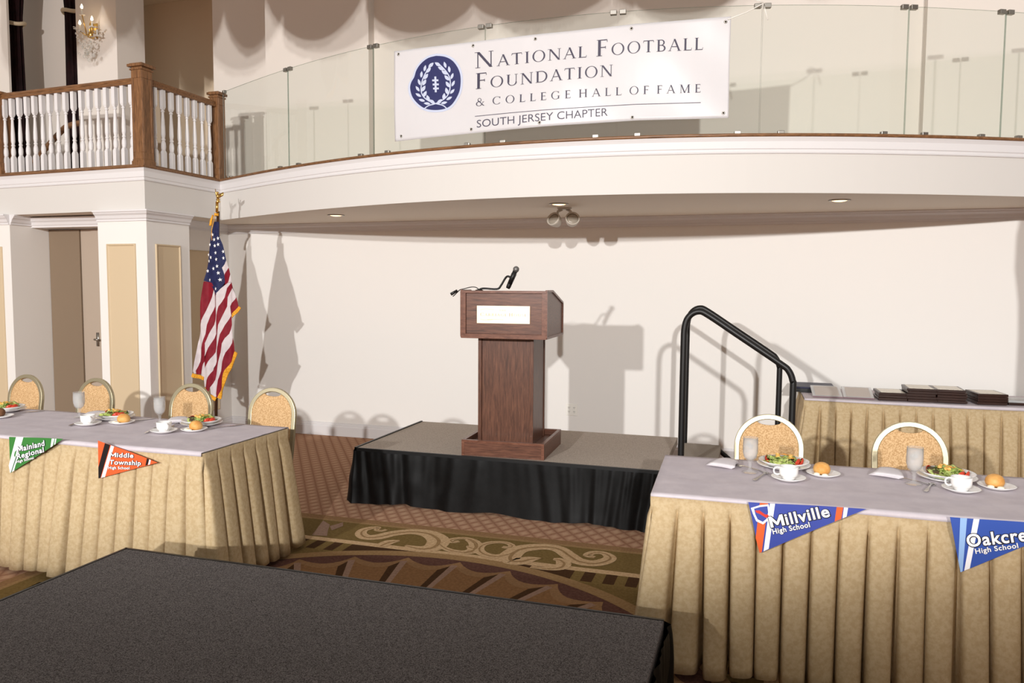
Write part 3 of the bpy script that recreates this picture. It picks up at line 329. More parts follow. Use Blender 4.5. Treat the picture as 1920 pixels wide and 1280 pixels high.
# ------------------------------------------------------------------ balcony: curved fascia, soffit, gallery on the left
GF = lambda x: 5.709 - 0.063 * (x + 5.285)                     # gallery front line
nb = len(BAL); mb = MB()
mb.grid(nb, 2, lambda i, j: (BAL[i][0], BAL[i][1], (2.30, 2.70)[j]))
mb.grid(nb, 2, lambda i, j: (BAL[i][0], BAL[i][1] if j == 0 else max(BAL[i][1], 8.5), 2.695))
mb.add([(-9.5, GF(-9.5), 2.31), (-5.285, 5.709, 2.31), (-5.285, 5.709, 2.70), (-9.5, GF(-9.5), 2.70)], [(0, 1, 2, 3)])
mb.add([(-5.285, 5.709, 2.31), (-5.265, 6.727, 2.31), (-5.265, 6.727, 2.70), (-5.285, 5.709, 2.70)], [(0, 1, 2, 3)])
mb.add([(-9.5, GF(-9.5), 2.695), (-5.285, 5.709, 2.695), (-5.265, 6.727, 2.695), (-5.265, 9.5, 2.695), (-12, 9.5, 2.695), (-12, GF(-9.5), 2.695)], [(0, 1, 2, 3, 4, 5)])
struct(mb.build('wall_balcony_front', M_fascia))
mb = MB(); mb.grid(nb, 2, lambda i, j: (BAL[i][0], BAL[i][1] if j == 0 else max(BAL[i][1] + 0.02, YB), 2.30))
mb.add([(-9.5, GF(-9.5), 2.3095), (-5.285, 5.709, 2.3095), (-5.265, 6.727, 2.3035), (-5.2, 7.4, 2.3035), (-9.5, 7.4, 2.3095)], [(0, 4, 3, 2, 1)])
struct(mb.build('ceiling', M_soffit))
# white moulding band and wooden cap along both edges
def sweep_arc(prof, mats, name):
    mb = MB(); m = len(prof)
    def nrm(i):
        a, b = BAL[max(i - 1, 0)], BAL[min(i + 1, nb - 1)]; d = Vector((b[0] - a[0], b[1] - a[1])).normalized(); return (d.y, -d.x)
    mb.grid(nb, m, lambda i, j: (BAL[i][0] + nrm(i)[0] * prof[j][0], BAL[i][1] + nrm(i)[1] * prof[j][0], prof[j][1]), wv=True)
    run(mb, (-9.5, GF(-9.5)), (-5.285, 5.709), (-0.063, -0.998), [(o, z) for o, z in prof], 0, m1=1.0)
    run(mb, (-5.285, 5.709), (-5.265, 6.727), (1, -0.02), [(o, z) for o, z in prof], 0, m0=1.0, m1=-0.6)
    return struct(mb.build(name, mats))
sweep_arc([(0, 2.572), (0.010, 2.572), (0.014, 2.580), (0.010, 2.588), (0.010, 2.600), (0.016, 2.606), (0.016, 2.655), (0.022, 2.668), (0.030, 2.684), (0.0, 2.684)], M_white, 'trim_fascia_band')
sweep_arc([(0, 2.6845), (0.036, 2.6845), (0.042, 2.691), (0.042, 2.699), (0.036, 2.706), (-0.10, 2.706), (-0.10, 2.6845)], M_oakx, 'trim_wood_cap')

# upper walls
mb = MB(); mb.box(-5.137, 7.35, 2.69, -3.89, 7.62, 6.2); mb.box(-3.89, 7.475, 2.69, 1.32, 7.62, 6.2); mb.box(1.32, 7.35, 2.69, 6.0, 7.62, 6.2); mb.box(-6.012, 7.6, 2.69, -5.137, 7.75, 6.2)
struct(mb.build('wall_upper_back', M_upper))
mb = MB(); mb.box(-8.2, 8.5, 2.69, -5.4, 8.6, 5.31); mb.box(-8.2, 7.5, 5.31, -5.9, 8.6, 5.45); struct(mb.build('wall_upper_alcove', M_alcove))  # alcove wall an even tan, deeper than the other upper walls
struct(MB().box(-7.16, 6.80, 2.69, -6.61, 7.20, 6.3).build('wall_upper_pier', M_upper))
mb = MB(); mb.box(-12, 8.0, 2.69, -7.62, 8.1, 6.5); mb.box(-9.9, 7.4, 2.69, -8.87, 7.43, 6.5); struct(mb.build('wall_upper_left', M_upper))

# recessed downlights
for i, (x, y, lab) in enumerate(((-3.798, 6.504, 'recessed round downlight in the soffit nearest the flag'), (-1.519, 6.073, 'recessed round downlight in the soffit beside the twin emergency lamp'), (0.595, 6.343, 'recessed round downlight in the soffit above the stair handrail'))):
    t = thing('downlight', (x, y, 2.30), lab, 'light', 'downlights under the balcony')
    MB().lathe([(0.060, -0.001), (0.078, -0.001), (0.080, -0.005), (0.064, -0.008), (0.060, -0.006), (0.056, -0.001)], 28).build('trim_ring', M_nickel, t, True)
    MB().lathe([(0.0, -0.0125), (0.025, -0.0115), (0.045, -0.008), (0.057, -0.003), (0.057, -0.001), (0.0, -0.001)], 24).build('lamp_lens', M_down, t)
# emergency light
M_fix = mat('grey_white_fixture', (190, 182, 170), 0.4)
t = thing('emergency_light', (-1.552, 6.40, 2.30), 'twin-headed white emergency lamp hanging under the balcony soffit', 'light')
MB().lathe([(0.0, -0.014), (0.055, -0.014), (0.06, -0.008), (0.06, 0.0)], 20).build('base', M_fix, t, True)
for sg in (-1, 1):
    MB().tube([(0.02 * sg, 0, -0.012), (0.055 * sg, -0.01, -0.03), (0.062 * sg, -0.012, -0.06)], 0.012, 8).build('arm', M_fix, t, True)
    mb = MB(); mb.M = Matrix.Translation((0.075 * sg, -0.03, -0.105)) @ Matrix.Rotation(sg * 0.35, 4, 'Z') @ Matrix.Rotation(1.15, 4, 'X')
    mb.lathe([(0.02, -0.06), (0.036, -0.055), (0.052, -0.02), (0.060, 0.02), (0.060, 0.034), (0.052, 0.034), (0.05, 0.022)], 20)
    h = mb.build('lamp_head', M_fix, t, True); lb = MB(); lb.M = mb.M; lb.lathe([(0, 0.03), (0.03, 0.028), (0.051, 0.022), (0.051, 0.018), (0, 0.018)], 20); lb.build('lens', M_lens, h, True)
# outlet
t = thing('electrical_outlet', (-1.688, YB, 0.427), 'white double-gang electrical outlet low on the back wall beside the lectern', 'outlet')
MB().box(-0.058, -0.006, -0.057, 0.058, 0.0, 0.057).build('cover_plate', M_plast, t, bevel=0.003)
for dx in (-0.026, 0.026):
    mb = MB()
    mb.box(dx - 0.017, -0.0085, -0.036, dx + 0.017, -0.006, 0.036)
    for dz in (-0.02, 0.02):
        for ex in (-0.006, 0.006): mb.box(dx + ex - 0.0015, -0.009, dz - 0.002, dx + ex + 0.0015, -0.0084, dz + 0.009, 1)
        mb.box(dx - 0.002, -0.009, dz - 0.011, dx + 0.002, -0.0084, dz - 0.007, 1)
    mb.build('socket', [M_plast, M_dplast], t)

# ------------------------------------------------------------------ glass balustrade
J = D['joints'] + [0.66, 0.80]
LABS = ['glass balcony panel beside the end newel post, left of the others', 'second glass balcony panel from the newel post, clear of the banner', 'glass balcony panel behind the round seal of the banner', 'glass balcony panel behind the words of the banner, second pane it covers', 'glass balcony panel behind the right end of the banner, where its cord is tied',
        'wide clear glass balcony panel to the right of the banner cord', 'glass balcony panel in front of the grey wall corner at right', 'last glass balcony panel at the right edge of the picture', 'glass balcony panel beyond the right edge of the picture']
for k in range(8):
    t0, t1 = J[k] + 0.0005, J[k + 1] - 0.0005; c = arc((t0 + t1) / 2, -0.02)
    t = thing('glass_panel', (c[0], c[1], 2.706), LABS[k], 'glass panel', 'glass balcony panels'); n = 9
    ring = [(*arc(t0 + (t1 - t0) * i / (n - 1), -0.025), 0) for i in range(n)]; rin = [(*arc(t0 + (t1 - t0) * i / (n - 1), -0.035), 0) for i in range(n)]
    zt, zb = 3.592, 2.712
    mb = MB(); mb.grid(n, 2, lambda i, j: (ring[i][0], ring[i][1], (zb, zt)[j])); mb.build('pane', M_pane, t, world=True)
    mb = MB(); mb.grid(n, 2, lambda i, j: ((ring, rin)[j][i][0], (ring, rin)[j][i][1], zt)); mb.grid(n, 2, lambda i, j: ((ring, rin)[j][i][0], (ring, rin)[j][i][1], zb))
    for e in (0, n - 1): mb.add([(ring[e][0], ring[e][1], zb), (rin[e][0], rin[e][1], zb), (rin[e][0], rin[e][1], zt), (ring[e][0], ring[e][1], zt)], [(0, 1, 2, 3)])
    mb.build('polished_edge', M_edge, t, world=True)
    for f, z0, z1, w in ((t0 + 0.0045, 3.572, 3.604, 0.03), (t1 - 0.0045, 3.572, 3.604, 0.03), (t0 + 0.022, 2.706, 2.735, 0.028), (t1 - 0.022, 2.706, 2.735, 0.028)):
        w *= .78; p = arc(f, -0.03); mb = MB(); mb.M = Matrix.Translation((p[0], p[1], 0)) @ Matrix.Rotation(f, 4, 'Z'); mb.box(-w, -0.016, z0, w, 0.016, z1); mb.build('clamp', M_nickel, t, bevel=0.003, world=True)

# ------------------------------------------------------------------ banner
BN = D['banner']
def bsurf(s, t, off=0.0):
    """point of the banner: s from its left to its right edge, t from its top to its bottom"""
    k = min(max(s, 0), 1) * (len(BN) - 1); i = min(int(k), len(BN) - 2); f = k - i; a, b = BN[i], BN[i + 1]
    x, y, zt, zb = [a[q] + (b[q] - a[q]) * f for q in range(4)]; d = Vector((b[0] - a[0], b[1] - a[1])).normalized()
    w = 0.004 * math.sin(9 * s + 5 * t) + 0.003 * math.sin(21 * s - 7 * t) + 0.004; o = off + w
    return (x + d.y * o, y - d.x * o, zt + (zb - zt) * t)
BX, BY, BZ = BN[9][0], BN[9][1], BN[9][3]
bt = thing('banner', (BX, BY, BZ), 'long white vinyl banner with a navy seal and dark lettering hung on the glass balcony', 'banner')
mb = MB(); mb.grid(181, 31, lambda i, j: bsurf(i / 180, j / 30)); mb.build('vinyl_sheet', M_vinyl, bt, True, solid=0.001, world=True)
T_, U_, SE = 0.135, 0.055, 0.10
def ell(cx, cy, rx, ry, a): return (cx + rx * math.cos(a), cy + ry * math.sin(a))
def ring2(cx, cy, rx, ry, tk, tn, a0=0.0, a1=2 * PI, n=28):
    q = []
    for i in range(n):
        a, b = a0 + (a1 - a0) * i / n, a0 + (a1 - a0) * (i + 1) / n
        q.append([ell(cx, cy, rx, ry, a), ell(cx, cy, rx, ry, b), ell(cx, cy, rx - tk, ry - tn, b), ell(cx, cy, rx - tk, ry - tn, a)])
    return q
def rc(x0, y0, x1, y1): return [(x0, y0), (x1, y0), (x1, y1), (x0, y1)]
def dg(x0, y0, x1, y1, w): return [(x0 - w / 2, y0), (x0 + w / 2, y0), (x1 + w / 2, y1), (x1 - w / 2, y1)]
def sf(x, y, h=SE): return rc(x - h, y, x + h, y + 0.03) if y < 0.5 else rc(x - h, y - 0.03, x + h, y)
def stem(x, w=T_, y0=0.0, y1=1.0): return [rc(x - w / 2, y0, x + w / 2, y1)]
def glyph(c):
    """Roman capital with thick and thin strokes and serifs: (advance width, quads)"""
    if c == 'I': return 0.42, stem(.21) + [sf(.21, 0, .15), sf(.21, 1, .15)]
    if c == 'L': return 0.68, stem(.19) + [sf(.19, 0, .13), sf(.19, 1, .14), rc(.2, 0, .62, U_), [(.585, 0), (.62, 0), (.66, .2), (.635, .2)]]
    if c == 'T': return 0.82, stem(.41) + [sf(.41, 0, .15), rc(.06, 1 - U_, .76, 1), [(.06, 1), (.10, 1), (.05, .82), (.02, .82)], [(.76, 1), (.72, 1), (.77, .82), (.80, .82)]]
    if c in 'EF':
        q = stem(.19) + [sf(.19, 0, .14), sf(.19, 1, .13), rc(.2, 1 - U_, .58, 1), rc(.2, .5, .5, .5 + U_), [(.58, 1), (.55, 1), (.575, .84), (.6, .84)], rc(.48, .44, .51, .6)]
        return (0.68, q + [rc(.2, 0, .6, U_), [(.57, 0), (.6, 0), (.645, .18), (.62, .18)]]) if c == 'E' else (0.64, q)
    if c == 'H': return 0.98, stem(.2) + stem(.78) + [rc(.2, .5, .78, .5 + U_)] + [sf(x, y, .14) for x in (.2, .78) for y in (0, 1)]
    if c == 'N': return 0.98, stem(.16, .05) + stem(.82, .05) + [dg(.82, 0, .17, 1, .15), sf(.16, 0, .12), sf(.82, 1, .12), sf(.10, 1, .1)]
    if c == 'M': return 1.14, stem(.17, .05) + stem(.95, T_) + [dg(.55, 0, .19, 1, .13), dg(.55, 0, .93, 1, .06), sf(.17, 0, .12), sf(.95, 0, .14), sf(.12, 1, .1), sf(1.0, 1, .1)]
    if c == 'A': return 0.90, [dg(.10, 0, .45, 1, .05), dg(.79, 0, .44, 1, .125), rc(.24, .33, .66, .33 + U_), sf(.10, 0, .11), sf(.79, 0, .14)]
    if c == 'O': return 1.02, ring2(.51, .5, .46, .52, .115, .035)
    if c == 'C': return 0.92, ring2(.5, .5, .45, .52, .115, .035, .75, 2 * PI - .75) + [rc(.79, .74, .83, .98), rc(.80, .1, .83, .2)]
    if c == 'G': return 1.0, ring2(.5, .5, .45, .52, .115, .035, .75, 2 * PI - .72) + [rc(.79, .74, .83, .98), rc(.75, .06, .86, .42), rc(.66, .40, .93, .43)]
    if c == 'D': return 0.98, stem(.19) + [sf(.14, 0, .1), sf(.14, 1, .1), rc(.15, 0, .45, U_), rc(.15, 1 - U_, .45, 1)] + ring2(.44, .5, .47, .5, .115, U_, -PI / 2, PI / 2)
    if c in 'BR':
        q = stem(.19) + [sf(.16, 0, .12), sf(.14, 1, .1), rc(.15, 1 - U_, .40, 1), rc(.2, .5, .4, .5 + U_)] + ring2(.38, .75, .24, .25, .1, U_, -PI / 2, PI / 2, 16)
        if c == 'B': return 0.76, q + ring2(.40, .27, .29, .27, .115, U_, -PI / 2, PI / 2, 16) + [rc(.15, 0, .42, U_)]
        return 0.84, q + [dg(.78, 0, .42, .52, .12), sf(.80, 0, .08)]
    if c == 'S': return 0.66, ring2(.32, .76, .24, .26, .09, .05, .6, 1.55 * PI, 18) + ring2(.34, .25, .26, .27, .09, .05, -.92 * PI, .5 * PI, 18)
    if c == 'U': return 0.96, stem(.2, T_, .3, 1) + stem(.78, .05, .3, 1) + [sf(.2, 1, .14), sf(.78, 1, .12)] + ring2(.49, .32, .348, .34, .1, .05, PI, 2 * PI, 16)
    if c == '&': return 0.98, ring2(.42, .77, .2, .25, .06, .05, 0, 2 * PI, 20) + ring2(.38, .28, .33, .3, .1, .05, .35 * PI, 1.9 * PI, 22) + [dg(.86, 0, .28, .72, .11), dg(.62, .18, .84, .5, .045), rc(.74, .48, .94, .51), sf(.86, 0, .1)]
    return 0.45, []
def caps(words_, small, gap):
    """set a line of large and small capitals; returns quads in units of the large cap height and the line's width"""
    x = 0; q = []
    for w in words_:
        for i, ch in enumerate(w):
            k = 1.0 if (i == 0 and small < 1) or small == 1 else small; a, g = glyph(ch)
            for p in g: q.append([(x + u * k, v * k) for u, v in p])
            x += a * k + gap * k
        x += 0.34
    return q, x - 0.34 - gap
def lay(mb, quads, wid, s0, s1, t0, t1, cap, off=0.004, mi=0):
    """lay a line on the banner between s0 and s1, its baseline running from t0 to t1, cap = cap height in t"""
    for p in quads:
        mb.flat([bsurf(s0 + (s1 - s0) * u / wid, t0 + (t1 - t0) * u / wid - v * cap, off) for u, v in p], mi)
lt = MB()
q, w = caps(['NATIONAL', 'FOOTBALL'], 0.70, 0.13); lay(lt, q, w, .240, .918, .292, .307, .172)
q, w = caps(['FOUNDATION'], 0.70, 0.13); lay(lt, q, w, .241, .651, .520, .520, .172)
q, w = caps(['&', 'COLLEGE', 'HALL', 'OF', 'FAME'], 1, 0.42); lay(lt, q, w, .243, .916, .707, .735, .084)
for i in range(40):
    a, b = i / 40, (i + 1) / 40; f = lambda r: (.241 + .675 * r, .816 + .021 * r)
    lt.flat([bsurf(f(a)[0], f(a)[1] - .003, .003), bsurf(f(b)[0], f(b)[1] - .003, .003), bsurf(f(b)[0], f(b)[1] + .003, .003), bsurf(f(a)[0], f(a)[1] + .003, .003)])
vs, fs = text_mesh('SOUTH JERSEY CHAPTER', -0.006); x0, x1 = min(v[0] for v in vs), max(v[0] for v in vs)
lt.add([bsurf(.247 + (.638 - .247) * (v[0] - x0) / (x1 - x0), .942 - .010 * (v[0] - x0) / (x1 - x0) - v[1] / 0.69 * .083, .003) for v in vs], fs)
lt.build('lettering', M_ink, bt, world=True)
# round seal: pale rim, navy field, laurel wreath and football laces
SC = lambda x, y, off: bsurf((760 + x / 9.85 - 740) / 630, (90 + y / 9.85 - (97 - .1032 * (760 + x / 9.85 - 740))) / (168 + .0342 * (760 + x / 9.85 - 740)), off)
RIM = [(600, 130), (760, 150), (900, 220), (1000, 340), (1060, 480), (1075, 640), (1050, 830), (980, 980), (880, 1110), (760, 1180), (600, 1205), (430, 1190), (290, 1130), (170, 1020), (95, 900), (65, 750), (90, 640), (150, 540), (200, 400), (300, 270), (440, 170)]
RS = [(v.x, v.y) for v in smoothline([(*p, 0) for p in RIM + RIM[:1]], 4)][:-1]
def fan(mb, P, off, mi, k=1.0):
    c = (575, 665); R = 6
    for i in range(len(P)):
        a, b = P[i], P[(i + 1) % len(P)]
        for r in range(R):
            f0, f1 = r / R * k, (r + 1) / R * k; g = lambda p, f: SC(c[0] + (p[0] - c[0]) * f, c[1] + (p[1] - c[1]) * f, off)
            mb.flat([g(a, f0), g(a, f1), g(b, f1), g(b, f0)] if r else [g(a, 0), g(a, f1), g(b, f1)], mi)
se = MB(); fan(se, RS, .0025, 0); fan(se, RS, .004, 1, 0.925)
def leaf(x, y, a, l=62, w=25):
    a = math.radians(a); u = Vector((math.cos(a), -math.sin(a))); n = Vector((u.y, -u.x)); c = Vector((x, y))
    P = [c + u * l * f + n * w * g for f, g in ((-1, 0), (-.5, .8), (.1, 1), (.6, .6), (1, 0), (.6, -.6), (.1, -1), (-.5, -.8))]; se.flat([SC(p.x, p.y, .0055) for p in P], 0)
for x, y, a in ((387, 395, 75), (320, 505, 82), (275, 645, 108), (243, 765, 125), (255, 880, 148), (318, 978, 162), (412, 1040, 172), (757, 340, 106), (832, 425, 96), (882, 550, 68), (900, 685, 62), (880, 830, 45), (820, 955, 28), (725, 1035, 12)): leaf(x, y, a)
for x, y, a in ((500, 340, 42), (450, 432, 45), (402, 545, 52), (368, 652, 58), (350, 765, 58), (372, 865, 60), (430, 945, 108), (505, 1010, 140), (625, 328, 148), (685, 405, 155), (745, 482, 145), (787, 580, 132), (800, 700, 122), (778, 820, 104), (724, 920, 82), (640, 1010, 42)): leaf(x, y, a, 66, 31)
def band(P, w):
    Q = smoothline([(*p, 0) for p in P], 3)
    for i in range(len(Q) - 1):
        d = (Q[i + 1] - Q[i]).normalized(); n = Vector((-d.y, d.x, 0)) * w / 2; se.flat([SC(p.x, p.y, .006) for p in (Q[i] + n, Q[i] - n, Q[i + 1] - n, Q[i + 1] + n)], 0)
band([(500, 340), (400, 480), (332, 620), (306, 780), (340, 900), (440, 990), (570, 1045), (700, 1080), (780, 1150)], 20); band([(640, 320), (742, 420), (832, 560), (846, 720), (810, 870), (720, 970), (570, 1045), (440, 1080), (345, 1150)], 20)
for x0, y0, x1, y1 in ((557, 550, 594, 838), (515, 603, 630, 637), (522, 678, 636, 712), (528, 752, 634, 786)): se.flat([SC(x, y, .0065) for x, y in rc(x0, y0, x1, y1)], 0)
se.build('seal', [M_pale, M_navy], bt, world=True)
for s, t in ((.014, .04), (.235, .045), (.42, .05), (.705, .045), (.984, .05), (.02, .95), (.23, .955), (.435, .955), (.712, .965), (.984, .95)):
    g = MB(); g.M = Matrix.Translation(bsurf(s, t, .003)) @ Matrix.Rotation(PI / 2, 4, 'X'); g.lathe([(.005, 0), (.006, .003), (.011, .003), (.012, 0)], 12); g.build('grommet', M_nickel, bt, True, world=True)
a = Vector(bsurf(.99, .03, .005)); e = Vector((*arc(J[5], 0.0), 3.595)); mb = MB(); mb.tube([a, a.lerp(e, .5) + Vector((0, -.005, -.01)), e, e + Vector((.01, -.02, -.05)), e + Vector((.03, -.02, -.12))], .004, 6); mb.tube([e, e + Vector((-.03, -.02, .015)), e + Vector((-.06, -.02, .02))], .004, 6)
mb.build('tie_cord', M_plast, bt, True, world=True)

# ------------------------------------------------------------------ gallery railing at upper left
ZG = 2.706
rt = thing('gallery_railing', (-5.31, 5.77, ZG), 'oak and white balustrade with square newel posts around the left gallery', 'railing')
def newel(x, y, z0, z1, w, rz, cap):
    mb = MB(); mb.M = Matrix.Translation((x, y, 0)) @ Matrix.Rotation(rz, 4, 'Z'); h = w / 2
    mb.box(-h, -h, z0, h, h, z1 - 0.03); mb.box(-h - .012, -h - .012, z0, h + .012, h + .012, z0 + .045); mb.box(-h - .006, -h - .006, z0 + .045, h + .006, h + .006, z0 + .06)
    mb.box(-h - .012, -h - .012, z1 - .06, h + .012, h + .012, z1 - .045); mb.box(-h - cap, -h - cap, z1 - .032, h + cap, h + cap, z1 - .008); mb.box(-h - cap * .5, -h - cap * .5, z1 - .008, h + cap * .5, h + cap * .5, z1)
    for a in range(4):                                          # raised border around a sunk field on each face
        m2 = mb.M; mb.M = mb.M @ Matrix.Rotation(a * PI / 2, 4, 'Z'); b = w * .2
        for q in ((-h, z0 + .1205, -h + b, z1 - .1305), (h - b, z0 + .1205, h, z1 - .1305), (-h, z0 + .06, h, z0 + .12), (-h, z1 - .13, h, z1 - .06)): mb.box(q[0], -h - .005, q[1], q[2], -h + .001, q[3])
        mb.M = m2
    mb.build('newel_post', M_oak, rt, bevel=.002, world=True)
newel(-5.345, 5.775, ZG, 3.615, .118, -.03, .026); newel(-5.315, 6.765, ZG, 3.60, .10, 0, .022); newel(-7.19, 5.89, ZG, 3.52, .118, -.06, .026); newel(-8.75, 5.98, ZG, 3.52, .118, -.06, .026)
def rail(p0, p1, z0, z1, name):
    mb = MB(); d = (Vector(p1) - Vector(p0)).normalized(); n = Vector((d.y, -d.x))
    prof = [(-.03, 0), (.03, 0), (.034, .012), (.028, .026), (.034, .038), (.026, .056), (-.026, .056), (-.034, .038), (-.028, .026), (-.034, .012)] if z1 - z0 > .03 else [(-.03, 0), (.03, 0), (.03, .022), (-.03, .022)]
    m = len(prof); A = [(p0[0] + n.x * o, p0[1] + n.y * o, z0 + u) for o, u in prof]; B = [(p1[0] + n.x * o, p1[1] + n.y * o, z0 + u) for o, u in prof]
    mb.add(A + B, [(i, (i + 1) % m, (i + 1) % m + m, i + m) for i in range(m)] + [tuple(range(m))[::-1], tuple(range(m, 2 * m))]); mb.build(name, M_oakx, rt, world=True)
for p0, p1 in (((-7.13, 5.88), (-5.405, 5.778)), ((-8.69, 5.978), (-7.25, 5.89)), ((-5.335, 5.835), (-5.318, 6.715))):
    rail(p0, p1, 3.445, 3.50, 'top_rail'); rail(p0, p1, ZG, ZG + .022, 'bottom_rail')
BALP = [(.0125, .30), (.019, .305), (.019, .318), (.0125, .325), (.022, .36), (.0235, .385), (.020, .41), (.013, .435), (.018, .44), (.018, .452), (.0125, .458)]
def bal_mb(x, y, rz):
    mb = MB(); mb.M = Matrix.Translation((x, y, 0)) @ Matrix.Rotation(rz, 4, 'Z'); z0, z1 = ZG + .022, 3.446; h = .0195
    mb.box(-h, -h, z0, h, h, z0 + .14); mb.box(-h, -h, z1 - .155, h, h, z1)
    for za, zb, sg in ((z0 + .14, z0 + .165, 1), (z1 - .155, z1 - .18, 1)): mb.add([(-h, -h, za), (h, -h, za), (h, h, za), (-h, h, za), (-.012, -.012, zb), (.012, -.012, zb), (.012, .012, zb), (-.012, .012, zb)], [(0, 1, 5, 4), (1, 2, 6, 5), (2, 3, 7, 6), (3, 0, 4, 7)])
    zz = z0 + .155
    mb.lathe([(.012, zz), (.019, zz + .012), (.0225, zz + .04), (.021, zz + .07), (.0135, zz + .098), (.0185, zz + .103), (.0185, zz + .114), (.0135, zz + .12), (.0195, zz + .15), (.0185, zz + .22), (.0125, z1 - .235), (.0115, z1 - .205), (.017, z1 - .2), (.017, z1 - .19), (.0115, z1 - .186), (.0115, z1 - .17)], 10)
    return mb
b0 = None
def baluster(x, y, rz):
    global b0
    if b0 is None: b0 = bal_mb(0, 0, 0).build('baluster', M_white, rt); o = b0
    else: o = b0.copy(); COL.objects.link(o); o.parent = rt
    r = rt.location; o.location = (x - r.x, y - r.y, -r.z); o.rotation_euler = (0, 0, rz)
for i in range(17): x = -5.47 - i * .1033; baluster(x, 5.87 - .0592 * (x + 6.965), -.06)
for i in range(10): x = -8.64 + i * .152; baluster(x, 5.975 - .0609 * (x + 8.69), -.06)
for i in range(8): y = 5.905 + i * .105; baluster(-5.334 + .0193 * (y - 5.835), y, -.02)

# ------------------------------------------------------------------ things in the upper hall
def curtain(name, cx, y, z1, zt, w1, wt, w0, label):
    t = thing(name, (cx, y, ZG - .008), label, 'curtain'); zb = ZG - .008
    def f(i, j):
        a = 2 * PI * i / 72; v = j / 26; z = z1 + (zb - z1) * v
        tw = (z1 - zt) / (z1 - zb); w = w1 + (wt - w1) * min(1, v / tw) ** .7 if v < tw else wt + (w0 - wt) * ((v - tw) / (1 - tw)) ** .8
        r = 1 + .22 * math.sin(a * 9 + .6 * math.sin(5 * v)); return (cx + w / 2 * r * math.cos(a), y + .45 * w / 2 * r * math.sin(a), z)
    mb = MB(); mb.grid(72, 27, f, wu=True); mb.build('drape', M_curt, t, True, world=True)
    mb = MB(); mb.tube([(cx + (wt / 2 + .035) * math.cos(2 * PI * i / 24), y + (wt * .225 + .035) * math.sin(2 * PI * i / 24), zt + .015 * math.sin(4 * PI * i / 24)) for i in range(24)], .024, 8, closed=True); mb.build('tieback', M_rope, t, True, world=True)
curtain('tied_curtain', -8.96, 7.6, 6.2, 4.89, .50, .16, .22, 'black tied-back curtain at the far left edge behind the gallery')
curtain('tied_curtain', -8.06, 7.6, 6.2, 4.955, .40, .17, .21, 'black tied-back curtain close to the crystal wall light')
# crystal sconce on the pier
t = thing('crystal_sconce', (-6.885, 6.80, 4.37), 'crystal wall light with candle bulbs on the white pier', 'light'); random.seed(4)
MB().lathe([(0, -.10), (.045, -.085), (.03, -.04), (.02, .06), (0, .09)], 14, (0, -.06, 0)).build('bracket', M_brass, t, True)
MB().box(-.03, -.012, -.08, .03, 0, .08).build('back_plate', M_brass, t, bevel=.006)
for k, (dx, dy, dz) in enumerate(((-.085, -.13, .02), (.07, -.12, .05), (-.02, -.16, .17), (.115, -.1, -.04))):
    MB().tube([(0, -.06, -.05), (dx * .5, dy * .6 - .02, -.07), (dx, dy, dz - .05)], .006, 6).build('arm', M_brass, t, True)
    c = MB(); c.lathe([(.028, -.052), (.03, -.046), (.012, -.04), (.009, -.038), (.009, .015)], 12, (dx, dy, dz)); cd = c.build('candle', M_plast, t, True)
    if k < 3: MB().lathe([(0, .015), (.009, .018), (.013, .032), (.008, .05), (0, .066)], 10, (dx, dy, dz)).build('bulb', M_bulb, cd, True)
sp = MB()
for i in range(150):
    a = random.uniform(0, 2 * PI); v = random.random(); r = (.17 - .15 * v) * random.uniform(.6, 1); z = .0 - .30 * v
    sp.ball((r * math.cos(a), -.13 + .6 * r * math.sin(a), z), random.uniform(.006, .011), 6, 4)
sp.build('crystal_beads', M_crys, t, True)['kind'] = 'stuff'
for dx, dz, r in ((.03, -.345, .018), (-.035, -.30, .016), (.09, -.30, .018), (-.10, -.27, .012), (.0, -.31, .012)): MB().ball((dx, -.13, dz), r, 8, 6, sc=(1, 1, 1.3)).build('crystal_drop', M_crys, t, True)
# stair handrail beyond the gallery
t = thing('stair_handrail', (-7.7, 7.25, ZG), 'curved wooden stair handrail seen through the gallery balusters', 'handrail')
MB().tube(smoothline([(-8.35, 7.25, 3.10), (-7.9, 7.22, 3.42), (-7.72, 7.2, 3.49), (-7.45, 7.18, 3.51), (-7.19, 7.16, 3.50)], 4), .034, 8).build('rail', M_oakx, t, True, world=True)
for x, z in ((-8.25, 3.15), (-7.98, 3.36), (-7.75, 3.47), (-7.45, 3.5), (-7.22, 3.49)): MB().lathe([(.018, ZG - .008), (.018, ZG + .12), (.024, ZG + .2), (.014, ZG + .32), (.014, z)], 8, (x, 7.2, 0)).build('spindle', M_white, t, True, world=True)
